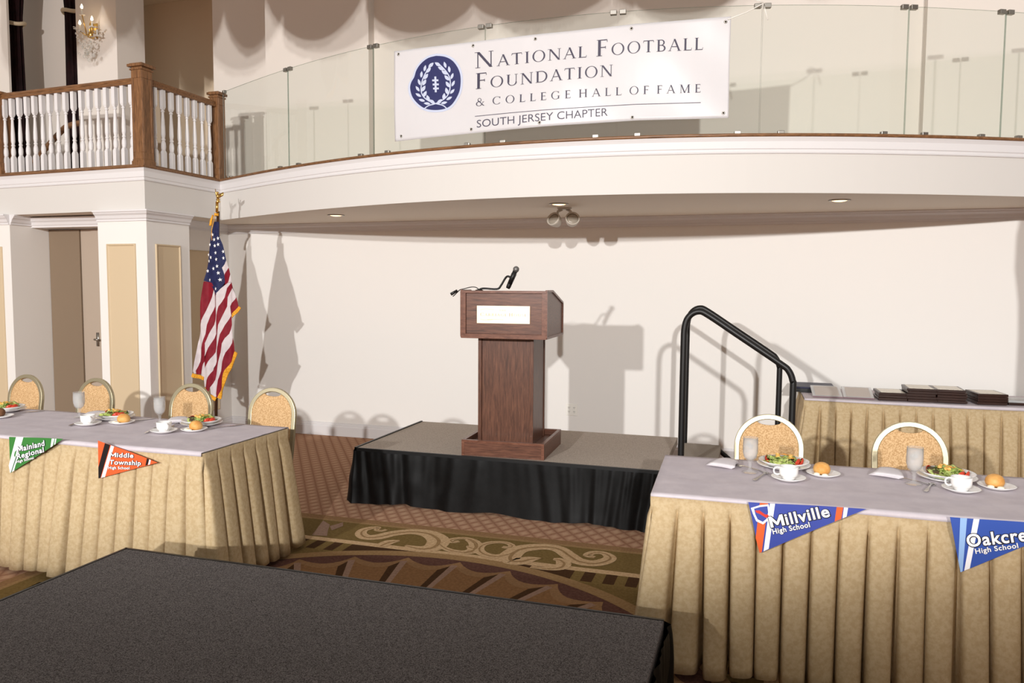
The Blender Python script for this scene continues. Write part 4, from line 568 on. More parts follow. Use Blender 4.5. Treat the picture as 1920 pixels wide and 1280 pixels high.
# swag valance high over the floor, out of the picture: its scalloped shadow falls on the upper wall
t = thing('swag_valance', (-2.4, 4.8, 4.6), 'fringed swag valance hanging above the picture, seen by its scalloped shadow', 'valance')
xs = [-7.35, -6.35, -5.45, -4.86, -3.86, -2.92, -1.75, -.6, .2]; bt_ = [4.12, 4.12, 4.20, 4.15, 4.155, 4.14, 4.10, 4.16]
for k in range(8):
    x0, x1 = xs[k], xs[k + 1]; zb = bt_[k]; ze = zb + (.40 if k < 4 else .2)
    bot = lambda f: ze - (ze - zb) * (1 - (2 * f - 1) ** 2) ** .8
    sg = MB(); sg.grid(17, 9, lambda i, j: (x0 + (x1 - x0) * i / 16, 4.8 - .05 * math.sin(PI * i / 16) - .03 * math.sin(9 * j / 8 * PI + 3) , 6.2 + (bot(i / 16) - 6.2) * j / 8)); sgo = sg.build('swag', M_swag, t, True, solid=.006, world=True)
    fr = MB()
    for i in range(46):
        f = (i + .5) / 46; x = x0 + (x1 - x0) * f; z = bot(f); h = random.uniform(.05, .085); fr.box(x - .004, 4.775 - .05 * math.sin(PI * f), z - h, x + .004, 4.779 - .05 * math.sin(PI * f), z + .01)
    fr.build('fringe', M_gold, sgo, world=True)

# tall drape out of the picture at right: its edge shades the right end of the back wall
t = thing('side_drape', (2.58, 5.0, 0), 'tall drape beyond the right edge, seen by its shadow on the wall', 'curtain')
mb = MB(); mb.grid(48, 22, lambda i, j: (2.58 + (.38 + .05 * math.exp(-((j - 9.5) / 1.2) ** 2)) * math.cos(2 * PI * i / 48) * (1 + .05 * math.sin(2 * PI * i / 48 * 9)), 5.0 + .12 * math.sin(2 * PI * i / 48) * (1 + .2 * math.sin(2 * PI * i / 48 * 9)), j / 21 * 5.0), wu=True); mb.build('drape', M_swag, t, True, world=True)

# ------------------------------------------------------------------ flag on its pole
FX, FY = -4.9352, 6.15
ft = thing('flag', (FX, FY, 0), 'furled stars and stripes flag with gold fringe on an eagle-topped pole', 'flag')
PX = lambda z: -4.961 + (z / 2.45) * .091
MB().lathe([(0, 0), (.15, 0), (.155, .01), (.14, .03), (.06, .05), (.03, .07), (.022, .16), (0, .16)], 24, (PX(0), FY + .02, 0)).build('floor_stand', M_brass, ft, True, world=True)
MB().tube([(PX(.1), FY + .036, .10), (PX(2.33), FY + .036, 2.33)], .0145, 10).build('pole', M_pole, ft, True, world=True)
fx = PX(2.4) + .012
e = MB(); e.tube([(PX(2.32), FY + .02, 2.32), (PX(2.415), FY + .02, 2.415)], .0135, 10); e.lathe([(.012, 0), (.024, .006), (.012, .016), (.02, .03), (0, .045)], 12, (fx, FY + .02, 2.41))
e.ball((fx + .004, FY + .015, 2.468), .018, 8, 6, sc=(.9, 1, 1.4)); e.ball((fx + .012, FY + .0, 2.50), .011, 8, 6)
for sg, tip in ((-1, (-.028, .01, .085)), (1, (.085, -.02, .045))):
    w = [(fx, FY + .01, 2.462), (fx + tip[0] * .5 - .006, FY + .01 + tip[1] * .5, 2.455 + tip[2] * .75), (fx + tip[0], FY + .01 + tip[1], 2.455 + tip[2]), (fx + tip[0] * .95, FY + .01 + tip[1], 2.445 + tip[2] * .55), (fx + tip[0] * .4, FY + .01 + tip[1], 2.448)]
    e.add([(x, y - .004, z) for x, y, z in w] + [(x, y + .004, z) for x, y, z in w], [(0, 1, 2, 3, 4), (9, 8, 7, 6, 5)] + [(i, i + 5, (i + 1) % 5 + 5, (i + 1) % 5) for i in range(5)])
e.build('eagle_finial', M_brass, ft, True, world=True)
def fold(x, z):
    k = min(1.0, (2.32 - z) / .8); return FY - .006 + k * (.017 * math.sin((x + 4.9) * 34 + 2.2 * z) + .009 * math.sin((x + 4.9) * 71 - 3 * z))
fm = MB()
for key, rows in D['flag'].items():
    mi = 0 if key.startswith('red') else 2 if key.startswith('blue') else 1; R = []
    for a, b in zip(rows[:-1], rows[1:]):
        n = max(1, int(abs(a[1] - b[1]) / .03))
        for q in range(n): f = q / n; R.append([a[i] + (b[i] - a[i]) * f for i in range(4)])
    R.append(rows[-1]); nu = 7
    fm.grid(nu, len(R), lambda i, j: (lambda x, z: (x, fold(x, z), z))(R[j][0] + (R[j][2] - R[j][0]) * i / (nu - 1), R[j][1] + (R[j][3] - R[j][1]) * i / (nu - 1)), mi)
for x, z in D['stars']:
    pts = []
    for k in range(10): a = PI / 2 + k * PI / 5 + .15; r = .0195 if k % 2 == 0 else .0078; pts.append((x + r * .85 * math.cos(a), z + r * math.sin(a)))
    c = fold(x, z) - .010
    for k in range(10): p, q = pts[k], pts[(k + 1) % 10]; fm.flat([(x, c, z), (p[0], fold(*p) - .009, p[1]), (q[0], fold(*q) - .009, q[1])], 3)
allr = sorted(((a, b) for rows in D['flag'].values() for a, b in zip(rows[:-1], rows[1:])), key=lambda s: -s[0][1]); BK = []
for q in range(60):                                             # the folds lying behind: one inner layer of the same cloth
    z = 2.27 - q * (2.27 - .82) / 59; xs_ = []
    for a, b in allr:
        if a[1] >= z > b[1]: f = (a[1] - z) / (a[1] - b[1] + 1e-9); xs_ += [a[0] + (b[0] - a[0]) * f, a[2] + (b[2] - a[2]) * f]
    if xs_: BK.append((min(xs_) - .01, max(xs_) - .055, z))
fm.grid(9, len(BK), lambda i, j: (lambda x, z: (x, FY + .05 + .3 * (fold(x, z) - FY), z))(BK[j][0] + (BK[j][1] - BK[j][0]) * i / 8, BK[j][2]), 0)
fc = fm.build('flag_cloth', [M_red, M_fwhite, M_blue, M_star], ft, True, world=True)
for pl in D['fringe']:
    fr = MB()
    Q = smoothline([(p[0], p[1], 0) for p in pl], 4)
    for i in range(len(Q) - 1):
        d = (Q[i + 1] - Q[i]).normalized(); n = Vector((d.y, -d.x, 0)) * (.035 if d.x > 0 and pl[0][1] < 1.1 else .028)
        if n.y > 0: n = -n
        a, b = Q[i], Q[i + 1]; P = [(a.x, a.y), (b.x, b.y), (b.x + n.x, b.y + n.y), (a.x + n.x, a.y + n.y)]
        fr.add([(x, fold(x, z) - .004, z) for x, z in P] + [(x, fold(x, z) + .004, z) for x, z in P], [(0, 1, 2, 3), (7, 6, 5, 4), (2, 3, 7, 6), (0, 4, 5, 1)])
    fr.build('fringe', M_gold, fc, world=True)
ts = MB(); ts.tube([(PX(2.30) + .02 * math.cos(a), FY + .012 + .02 * math.sin(a), 2.305 - .004 * k) for k in range(5) for a in (0, 1.57, 3.14, 4.71)], .007, 6); ts.tube([(PX(2.3) - .02, FY - .012, 2.29), (PX(2.3) - .026, FY - .03, 2.24), (PX(2.3) - .028, FY - .04, 2.19)], [.008, .012, .014], 8); ts.tube([(PX(2.3) + .012, FY - .02, 2.29), (PX(2.3) + .0, FY - .06, 2.15), (PX(2.3) + .004, FY - .065, 2.05)], .003, 6)
ts.build('gold_cord', M_gold, ft, True, world=True)

# ------------------------------------------------------------------ stage, portable steps, foreground riser
HS = .413
def gathered(name, pts, z0, z1, parent, m, amp, seed, wob=.0):
    """cloth hung along a polyline of the platform edge, with random gathers"""
    random.seed(seed); P = [Vector((*p, 0)) for p in pts]; ln = [(P[i + 1] - P[i]).length for i in range(len(P) - 1)]; tot = sum(ln); n = int(tot / .0085); ph = [random.uniform(0, 6.28) for _ in range(8)]
    fr = [14, 23, 37, 52, 71, 97, 29, 9]
    def f(i, j):
        s = tot * i / n; k = 0; r = s
        while k < len(ln) - 1 and r > ln[k]: r -= ln[k]; k += 1
        d = (P[k + 1] - P[k]).normalized(); nr = Vector((d.y, -d.x, 0)); p = P[k] + d * r; v = j / 13
        sh = s + .05 * v * math.sin(s * 5 + ph[0]); a = sum(math.sin(sh * q * (1 + .1 * math.sin(sh * 1.7)) + u) * w for q, u, w in zip(fr, ph, (.9, .9, .8, .7, .6 * (1 - v), .5 * (1 - v), .7 * v, .8 * v))) / 2.2
        loc = .5 + .5 * math.sin(s * 1.9 + ph[3]); o = .006 + (amp * (.40 + .60 * v ** .6)) * (.6 + .5 * a) * (.35 + .65 * loc) + wob * v * v * (.5 + .5 * math.sin(s * 3.1 + ph[2])) + .012 * math.exp(-((v - .55) / .18) ** 2) * math.sin(s * 13 + ph[1]) * loc
        zl = z1 + (z0 - z1) * v + (.012 * math.sin(s * 9 + ph[5]) * v if v > .9 else 0)
        return (p.x + nr.x * o, p.y + nr.y * o, max(.004, zl))
    mb = MB(); mb.grid(n + 1, 14, f); return mb.build(name, m, parent, True, world=True)
SX0, SX1, SY0, SY1 = -2.835, -.565, 5.135, 6.335
st = thing('stage_platform', (SX0, SY0, 0), 'low grey carpeted stage with a black gathered skirt under the lectern', 'stage')
MB().box(SX0, SY0, HS - .06, SX1, SY1, HS).build('deck', M_deck, st, world=True, bevel=.004)
mb = MB()
for p, q in (((SX0, SY0), (SX1, SY0)), ((SX0, SY0), (SX0, SY1))):
    x0, x1 = min(p[0], q[0]) - .016, max(p[0], q[0]) + .001; y0, y1 = min(p[1], q[1]) - .016, max(p[1], q[1]) + .001
    mb.box(x0, y0, HS - .035, x1 if p[1] == q[1] else x0 + .016, y0 + .016 if p[1] == q[1] else y1, HS + (.001 if p[1] == q[1] else .006))
mb.build('edge_trim', M_black, st, world=True)
gathered('skirt', [(SX0 - .016, SY1), (SX0 - .016, SY0 - .016), (SX1, SY0 - .016), (SX1, SY1 - .7)], .01, HS - .02, st, M_blackc, .055, 5, .028)
for x in (SX0 + .08, SX1 - .08):
    for y in (SY0 + .08, SY1 - .08): MB().tube([(x, y, 0), (x, y, HS - .06)], .02, 8).build('leg', M_black, st, world=True)
ps = thing('portable_steps', (-.36, 5.74, 0), 'two carpeted portable steps with black tube handrails at the end of the stage', 'steps')
MB().box(-.50, 5.33, .372, -.215, 6.19, .40).build('tread', M_step, ps, world=True, bevel=.004); MB().box(-.215, 5.33, .172, .07, 6.19, .20).build('tread', M_step, ps, world=True, bevel=.004)
for y in (5.315, 6.205):
    MB().tube([(-.5, y, .37), (-.225, y, .35), (.16, y, .03), (.16, y, .0)], .019, 8).build('stringer', M_black, ps, True, world=True)
for y, dx in ((5.28, 0.0), (6.235, -.055)):
    P = smoothline([(-.452, y, .02), (-.448, y, .5), (-.446, y, 1.2), (-.441, y, 1.37), (-.41, y, 1.445), (-.35, y, 1.475), (-.285, y, 1.448), (-.1, y, 1.325), (.17, y, 1.145), (.225, y, 1.10), (.252, y, 1.035), (.256, y, .95), (.252, y, .3), (.25, y, .0)], 4)
    MB().tube([(p.x + dx, p.y, p.z) for p in P], .0215, 12).build('handrail', M_black, ps, True, world=True)
rs = thing('stage_riser', (-1.52, 2.18, 0), 'dark carpeted riser in the foreground between the two head tables', 'stage')
MB().box(-2.745, 1.57, .35, -.285, 2.79, .41).build('deck', M_riser, rs, world=True, bevel=.004)
mb = MB(); mb.box(-2.757, 2.79, .372, -.285, 2.802, .4115); mb.box(-2.757, 1.57, .372, -2.745, 2.802, .4115); mb.build('edge_trim', M_black, rs, world=True)
gathered('skirt', [(-.283, 1.568), (-.283, 2.802), (-2.757, 2.802), (-2.757, 1.568), (-.283, 1.568)], .01, .395, rs, M_blackc, .04, 9, .03)
for x in (-2.66, -.37):
    for y in (1.65, 2.7): MB().tube([(x, y, 0), (x, y, .35)], .02, 8).build('leg', M_black, rs, world=True)

# ------------------------------------------------------------------ lectern and microphone
le = thing('lectern', (-1.6865, 5.150, HS + .001), 'walnut lectern with a bright gold plate on the stage', 'lectern', rz=.0423)
mb = MB(); w, d, h = .305, .60, .113
for x0, y0, x1, y1 in ((-w, 0, w, .022), (-w, d - .022, w, d), (-w, .022, -w + .022, d - .022), (w - .022, .022, w, d - .022)): mb.box(x0, y0, 0, x1, y1, h)
mb.box(-w + .022, .022, .02, w - .022, d - .022, .075); bs = mb.build('base', M_walh, le, bevel=.0015)
mb = MB(); mb.box(-w - .001, -.002, h - .016, w + .001, .024, h + .002); mb.box(-w - .001, d - .024, h - .016, w + .001, d + .002, h + .002); mb.box(-w - .001, .024, h - .016, -w + .024, d - .024, h + .002); mb.box(w - .024, .024, h - .016, w + .001, d - .024, h + .002)
for x0 in (-w - .001, w - .02): mb.box(x0, -.002, 0, x0 + .021, .0, h - .016)
mb.build('base_edging', M_wale, bs, bevel=.001)
mb = MB(); mb.box(-.204, .14, .076, .178, .50, .862); cl = mb.build('column', M_walv, le)
mb = MB()
for x in (-.222, .168): mb.box(x, .125, .076, x + .026, .152, .862); mb.box(x, .488, .076, x + .026, .515, .862)
mb.box(-.214, .151, .076, -.203, .49, .862); mb.box(.177, .151, .076, .188, .49, .862); mb.build('corner_post', M_walv, cl, bevel=.002)
# head: box with a flat shelf in front and a slope behind, side panels standing a little proud
hw, z0, z1 = .309, .862, 1.188
mb = MB(); mb.box(-hw + .01, .016, z0, hw - .01, .575, z0 + .022)
mb.box(-hw + .02, .02, z0 + .022, hw - .02, .04, z1 - .015); mb.box(-hw + .02, .56, z0 + .02, hw - .02, .575, 1.03)
bx = mb.build('head', M_walh, le, bevel=.001)
sd = [(.012, z0), (.578, z0), (.578, 1.098), (.20, z1), (.012, z1)]
for sg in (-1, 1):
    mb = MB(); mb.prism(sd, lambda a, b, dd: (sg * (hw - .019 + dd), a, b), 0, .019); s_ = mb.build('side_panel', M_walh, bx)
    mb = MB()
    for (a, b), (a2, b2) in zip(sd, sd[1:] + sd[:1]): mb.tube([(sg * (hw + .002), a, b), (sg * (hw + .002), a2, b2)], .011, 4)
    mb.build('side_edging', M_wale, s_)
mb = MB(); mb.box(-hw + .019, .014, z1 - .017, hw - .019, .20, z1 - .002); mb.prism([(.20, z1 - .017), (.20, z1 - .002), (.576, 1.085), (.576, 1.07)], lambda a, b, dd: (dd, a, b), -hw + .019, hw - .019); mb.build('sloping_top', M_walh, bx)
mb = MB(); mb.box(-hw - .001, .006, z0, -hw + .03, .02, z1 - .014); mb.box(hw - .03, .006, z0, hw + .001, .02, z1 - .014); mb.box(-hw - .004, .002, z1 - .016, hw + .004, .02, z1 + .002); mb.box(-hw - .004, .002, z0 - .012, hw + .004, .03, z0 + .02); mb.box(-hw - .004, .03, z0 - .012, -hw + .02, .585, z0 + .012); mb.box(hw - .02, .03, z0 - .012, hw + .004, .585, z0 + .012)
mb.build('front_edging', M_wale, bx, bevel=.001)
px0, px1, pz0, pz1 = -.197, .192, .958, 1.083
mb = MB(); mb.box(px0, .013, pz0, px1, .020, pz1); pq = mb.build('name_plate', M_plaque, le, bevel=.001)
pm = MB()
def pline(words_, small, x0, x1, z, cap, gap=.12):
    q, wd = caps(words_, small, gap)
    for p in q: pm.flat([(x0 + (x1 - x0) * u / wd, .0122, z + v * cap) for u, v in p])
pline(['THE'], 1, -.03, .018, 1.045, .012, .3); pline(['CARRIAGE', 'HOUSE'], .8, -.172, .168, 1.010, .022, .2)
for x0, x1, z, dz in ((-.17, -.07, 1.052, .008), (-.17, -.08, .985, -.005), (-.12, .0, .984, .002)):
    Q = smoothline([(x0, z, 0), (x0 * .6 + x1 * .4, z + dz, 0), (x1, z + dz * .2, 0)], 5)
    for i in range(len(Q) - 1): pm.flat([(Q[i].x, .0121, Q[i].y), (Q[i + 1].x, .0121, Q[i + 1].y), (Q[i + 1].x, .0121, Q[i + 1].y + .0012), (Q[i].x, .0121, Q[i].y + .0018)])
pm.build('engraved_lettering', M_plaqt, pq)
mt = thing('microphone', (-1.80, 5.25, HS + 1.188), 'black handheld microphone on a gooseneck holder atop the lectern', 'microphone')
MB().lathe([(0, 0), (.03, 0), (.03, .006), (.014, .012), (0, .012)], 16, (-1.905, 5.26, HS + 1.187)).build('base', M_black, mt, True, world=True)
zt = HS + 1.188
MB().tube(smoothline([(-1.905, 5.26, zt + .008), (-1.87, 5.26, zt + .018), (-1.77, 5.265, zt + .014), (-1.74, 5.265, zt + .04), (-1.712, 5.265, zt + .085), (-1.692, 5.263, zt + .105), (-1.672, 5.262, zt + .10), (-1.66, 5.262, zt + .085)], 4), .0075, 8).build('gooseneck', M_black, mt, True, world=True)
MB().tube([(-1.688, 5.262, zt + .02), (-1.682, 5.262, zt + .032), (-1.64, 5.262, zt + .125)], [.014, .0165, .019], 12).build('holder', M_black, mt, True, world=True)
MB().tube([(-1.672, 5.255, zt + .05), (-1.629, 5.25, zt + .142)], [.012, .017], 12).build('body', M_black, mt, True, world=True)
MB().ball((-1.622, 5.249, zt + .155), .0225, 14, 10).build('grille_head', mat('mic_grille', (120, 118, 116), .45, .6), mt, True, world=True)
MB().tube(smoothline([(-1.905, 5.262, zt + .008), (-1.93, 5.26, zt + .025), (-1.965, 5.255, zt + .027), (-2.01, 5.225, zt + .014), (-2.02, 5.17, zt + .006), (-2.03, 5.12, zt - .02), (-2.045, 5.10, zt - .04)], 4), .0035, 6).build('cable', M_black, mt, True, world=True)
MB().tube([(-2.025, 5.13, zt + .002), (-2.06, 5.10, zt - .025)], [.009, .011], 10).build('plug', M_black, mt, True, world=True)

# ------------------------------------------------------------------ banquet tables
def table(name, x0, y0, L_, Dp, yaw, lab, clab, seed, over=(.012, .0), ht=.76, pitch=.105):
    """a skirted table; x0, y0 its front left corner"""
    t = thing(name, (x0, y0, 0), lab, 'table', rz=yaw); random.seed(seed)
    MB().box(.012, .012, ht - .034, L_ - .012, Dp - .012, ht - .006).build('tabletop', M_plast, t)
    for x in (.25, L_ - .25):
        for y in (.12, Dp - .12): MB().tube([(x, y, 0), (x, y, ht - .034)], .014, 8).build('leg', M_steel, t, True)
    r = .015; per = [(L_, Dp), (0, Dp), (0, 0), (L_, 0)]
    segs = [((0, Dp), (0, 0)), ((0, 0), (L_, 0)), ((L_, 0), (L_, Dp))]; pts = []
    PH = (0, .045, .065, .085, .12, .18, .28, .39, .5, .62, .73, .82, .88, .925, .965); SH = (-2, -2, -.2, .5, .80, .95, 1, 1, 1, .96, .88, .76, .58, .3, -.3)
    for (a, b), (c, d) in segs:
        ln = math.hypot(c - a, d - b); n = max(2, round(ln / pitch)); ux, uy = (c - a) / ln, (d - b) / ln
        for k in range(n):
            for q in range(15): f = (k + PH[q]) / n; pts.append((a + (c - a) * f, b + (d - b) * f, uy, -ux, q, f * ln, ln, 0))
    rnd = [random.uniform(-1, 1) for _ in range(400)]; NV = 15; ids = [i // 15 for i in range(len(pts))]
    def f(i, j):
        x, y, nx, ny, ph, s, ln, _ = pts[i]; v = j / (NV - 1); k = ids[i]
        z = ht - .006 - (ht - .042) * v; vv = max(0, (v - .085) / .915); a = vv ** .6
        sh = SH[ph]
        e0 = min(1, s / .16); e1 = min(1, (ln - s) / .16); cut = 1.0
        o = .006 + min(1, max(0, v - .07) / .02) * .008 * sh + a * (.034 + .010 * rnd[k + 60]) * sh + .052 * vv * (1 + .4 * math.sin(s * 4.1 + rnd[3] * 5))
        sl = .018 * a * rnd[k + 120]
        dx, dy = nx * o - ny * sl, ny * o + nx * sl
        # flare at the corners: lean towards the neighbouring side's outward direction
        for (ee, sg) in ((e0, -1), (e1, 1)):
            g = (1 - ee) * vv; dx += -ny * sg * g * .075; dy += nx * sg * g * .075
        if v > .97: z += .018 * rnd[(k * 7) % 390]
        return (x + dx, y + dy, max(.006, z))
    mb = MB(); mb.grid(len(pts), NV, f); mb.build('pleated_skirt', M_skirt, t, True, solid=.002)
    c = MB(); nu, nv = 61, 25; ov, od = over
    def g(i, j):
        u = -.004 + (L_ + .008) * i / (nu - 1); q = j / (nv - 1); w = .0008 * math.sin(u * 9 + 3 * q) + .0022 * math.exp(-((q - .33) / .012) ** 2) + .0018 * math.exp(-((q - .67) / .012) ** 2) + .0016 * math.exp(-((u - L_ / 2) / .012) ** 2)
        if q < .04: return (u, -.018, ht - .003 - (ov + .006 * math.sin(u * 2.1 + rnd[5] * 3)) * (1 - q / .04))
        if q > .96: return (u, Dp + .007, ht - .004 - ov * (q - .96) / .04)
        return (u, -.017 + (Dp + .023) * (q - .04) / .92, ht + .0005 + w)
    c.grid(nu, nv, g); co = c.build('tablecloth', M_cloth, None, True, solid=.0012); co.location = (x0, y0, 0); co.rotation_euler = (0, 0, yaw); tag(co, clab, 'tablecloth')
    return t
table('banquet_table', -5.163, 3.302, 2.44, .762, -.003, 'skirted head table at left with the green and orange pennants', 'white cloth on the head table at left', 3)
table('banquet_table', -.392, 3.246, 2.44, .775, .032, 'skirted head table at right with the two blue pennants', 'white cloth on the head table at right', 8)
table('banquet_table', .405, 6.49, 1.83, .72, .008, 'skirted table against the back wall holding the award plaques', 'white cloth on the award table by the wall', 12, pitch=.118)

# ------------------------------------------------------------------ chairs
ct = thing('banquet_chair', (0, 0, 0), 'x', 'chair', 'round-backed banquet chairs at the head tables')
RB, ZC = .166, .767                                             # radius of the back's arch and height of its centre
def backline(r, z0, n=20):
    P = [(-r * .93, z0), (-r * .985, z0 + (ZC - z0) * .6)]; P += [(-r * math.cos(PI * i / n), ZC + r * math.sin(PI * i / n)) for i in range(n + 1)]; return P + [(r * .985, z0 + (ZC - z0) * .6), (r * .93, z0)]
tilt = lambda z: .04 + (z - .45) * .13
fp = backline(RB, .44); MB().tube([(x, tilt(z), z) for x, z in fp], .0125, 4, sq=(1, 1.15)).build('back_frame', M_champ, ct, bevel=.004)
mb = MB(); inner = backline(RB - .009, .50, 28); top = []
outl = []
for x, z in inner:
    lim = .892 + .018 * (1 - max(0, 1 - (x / .062) ** 2) ** .5) * 1.0 if abs(x) < .062 else 9; outl.append((x, min(z, lim - .004)))
nO = len(outl); cxz = (0, .70)
for sg, dy in ((-1, -.020), (1, .016)):
    ringsN = 5; vs = []
    for k in range(ringsN + 1):
        f = k / ringsN
        for x, z in outl: px, pz = cxz[0] + (x - cxz[0]) * f, cxz[1] + (z - cxz[1]) * f; vs.append((px, tilt(pz) + dy * (1 - f ** 6 * .75), pz))
    mb.add(vs, [(k * nO + i, k * nO + (i + 1) % nO, (k + 1) * nO + (i + 1) % nO, (k + 1) * nO + i) for k in range(ringsN) for i in range(nO)])
e0 = [(x, tilt(z) - .005, z) for x, z in outl]; e1 = [(x, tilt(z) + .004, z) for x, z in outl]; mb.add(e0 + e1, [(i, (i + 1) % nO, (i + 1) % nO + nO, i + nO) for i in range(nO)])
mb.build('backrest', M_fabric, ct, True)
mb = MB(); mb.grid(24, 6, lambda i, j: (lambda a, q: ((.205 - .03 * (math.sin(a) > 0) * math.sin(a)) * max(-1, min(1, 1.25 * math.cos(a))) * q[0], -.19 + .215 * max(-1, min(1, 1.25 * math.sin(a))) * q[0], q[1]))(2 * PI * i / 24, ((.0, .415), (.96, .415), (1.0, .43), (1.0, .46), (.93, .485), (.0, .495))[j]), wu=True); mb.build('seat', M_fabric, ct, True)
for x in (-.16, .16):
    MB().tube([(x * .92, .04, .46), (x * 1.0, .06, .3), (x * 1.1, .13, .0)], .0125, 8).build('leg', M_champ, ct, True); MB().tube([(x, -.36, .425), (x * 1.08, -.375, .0)], .0125, 8).build('leg', M_champ, ct, True)
mb = MB(); mb.tube([(-.155, -.36, .41), (.155, -.36, .41), (.15, .04, .41), (-.15, .04, .41)], .011, 8, closed=True); mb.build('seat_frame', M_champ, ct, True)
first = True
for x, y, rz, lab in ((-3.06, 4.31, .03, 'round-backed tan chair at the near corner of the left table, by the stage'), (-3.72, 4.31, -.01, 'round-backed tan chair behind the left table, just below the flag'), (-4.585, 4.33, -.06, 'round-backed tan chair in front of the brown doorway'), (-5.25, 4.33, -.05, 'round-backed tan chair at the left edge of the picture'),
                      (.098, 4.28, .02, 'round-backed tan chair at the right table, next to the steps'), (.79, 4.28, .03, 'round-backed tan chair in front of the award table')):
    if first: ct.location = (x, y, 0); ct.rotation_euler = (0, 0, rz); ct['label'] = lab; first = False
    else: dup(ct, (x, y, 0), rz, lab)

# ------------------------------------------------------------------ place settings
ZT = .7645
def loop(mb, prof, c, n=28): return mb.lathe(prof, n, c)
plate0 = thing('dinner_plate', (0, 0, 0), 'x', 'plate', 'salad plates on underplates')
loop(MB(), [(0, .004), (.075, .003), (.08, 0), (.085, .003), (.123, .016), (.125, .019), (.120, .019), (.088, .008), (0, .007)], (0, 0, 0)).build('underplate', M_china, plate0, True)
loop(MB(), [(0, .012), (.065, .010), (.07, .008), (.075, .012), (.115, .032), (.118, .036), (.112, .036), (.078, .018), (0, .016)], (0, 0, 0), 32).build('salad_plate', M_china, plate0, True)
def salad_src(seed):
    random.seed(seed); t = thing('salad', (0, 0, 0), 'x', 'salad', 'side salads')
    lf = MB()
    for k in range(44):
        a = random.uniform(0, 2 * PI); r = .072 * math.sqrt(random.random()); cx, cy = r * math.cos(a), r * math.sin(a); cz = .024 + .026 * (1 - r / .075) + random.uniform(-.004, .008); s = random.uniform(.018, .030); p = random.uniform(0, 6)
        tx, ty = random.uniform(-.8, .8), random.uniform(-.8, .8)
        lf.grid(9, 4, lambda i, j: (cx + s * j / 3 * math.cos(2 * PI * i / 9), cy + s * j / 3 * math.sin(2 * PI * i / 9), max(.018, cz + (tx * math.cos(2 * PI * i / 9) + ty * math.sin(2 * PI * i / 9)) * s * j / 3 * .6 + .005 * (j / 3) ** 2 * math.sin(5 * 2 * PI * i / 9 + p))), 0 if k % 9 else 1, wu=True)
    lo = lf.build('lettuce', [M_lett, M_lettd], t, True, solid=.0015); lo['kind'] = 'stuff'
    for a, r in ((2.75, .072), (-.25, .075), (-.55, .06)):
        m = MB(); cx, cy = r * math.cos(a), r * math.sin(a); m.M = Matrix.Translation((cx, cy, .034)) @ Matrix.Rotation(a, 4, 'Z') @ Matrix.Rotation(.5, 4, 'Y')
        m.grid(9, 6, lambda i, j: (.024 * math.cos(-PI / 2 + PI * i / 8) * math.sin(PI * j / 5) * .62, .026 * -math.cos(PI * j / 5), .020 * math.sin(-PI / 2 + PI * i / 8) * math.sin(PI * j / 5))); m.build('tomato_wedge', M_tom, t, True, solid=.002)
    m = MB()
    for k in range(12):
        a = random.uniform(0, 2 * PI); r = .05 * random.random(); m.M = Matrix.Translation((r * math.cos(a) + .01, r * math.sin(a) + .01, .055 - r * .25 + random.uniform(0, .006))) @ Matrix.Rotation(random.uniform(0, 3), 4, 'Z') @ Matrix.Rotation(random.uniform(-.5, .5), 4, 'X'); m.box(-.012, -.0013, 0, .012, .0013, .0026)
    so = m.build('cheese_shreds', M_ched, t); so['kind'] = 'stuff'
    for k in range(5):
        a = random.uniform(0, 2 * PI); m = MB(); m.M = Matrix.Translation((.032 * math.cos(a), .032 * math.sin(a), .056)) @ Matrix.Rotation(a, 4, 'Z') @ Matrix.Rotation(.4, 4, 'X'); m.box(-.008, -.007, -.006, .008, .007, .007); m.build('crouton', M_crou, t, bevel=.002)
    return t
sal0, sal1 = salad_src(21), salad_src(34)
glass0 = thing('water_goblet', (0, 0, 0), 'x', 'glass', 'goblets of iced water')
loop(MB(), [(0, .004), (.034, .001), (.036, .003), (.02, .008), (.008, .016), (.0065, .03), (.010, .04), (.0075, .048), (.014, .056), (.028, .072), (.0345, .095), (.0355, .12), (.0335, .168), (.0325, .168), (.034, .12), (.033, .096), (.026, .074), (.012, .060), (0, .058)], (0, 0, 0), 28).build('goblet', M_glass, glass0, True)
loop(MB(), [(0, .060), (.011, .062), (.025, .075), (.032, .096), (.033, .12), (.0318, .158), (0, .159)], (0, 0, 0), 24).build('iced_water', M_ice, glass0, True)
random.seed(2); m = MB()
for k in range(9):
    a = random.uniform(0, 6.28); r = random.uniform(0, .017); m.M = Matrix.Translation((r * math.cos(a), r * math.sin(a), random.uniform(.1, .153))) @ Matrix.Rotation(random.uniform(0, 3), 4, 'X') @ Matrix.Rotation(random.uniform(0, 3), 4, 'Z'); m.box(-.0075, -.0075, -.0075, .0075, .0075, .0075)
m.build('ice_cubes', M_crys, glass0)
cup0 = thing('coffee_cup', (0, 0, 0), 'x', 'cup', 'white coffee cups')
loop(MB(), [(0, .004), (.024, .002), (.026, 0), (.028, .004), (.030, .012), (.038, .018), (.041, .03), (.042, .058), (.0405, .059), (.039, .03), (.034, .016), (0, .012)], (0, 0, 0), 30).build('bowl', M_china, cup0, True)
MB().tube(smoothline([(-.040, 0, .05), (-.052, 0, .053), (-.064, 0, .044), (-.063, 0, .028), (-.052, 0, .02), (-.040, 0, .022)], 4), .0038, 8).build('handle', M_china, cup0, True)
sauc0 = thing('saucer', (0, 0, 0), 'x', 'saucer', 'white saucers under the cups')
loop(MB(), [(0, .003), (.04, .002), (.044, 0), (.05, .004), (.074, .014), (.076, .017), (.071, .017), (.046, .007), (.028, .006), (.027, .0045), (0, .0045)], (0, 0, 0), 32).build('dish', M_china, sauc0, True)
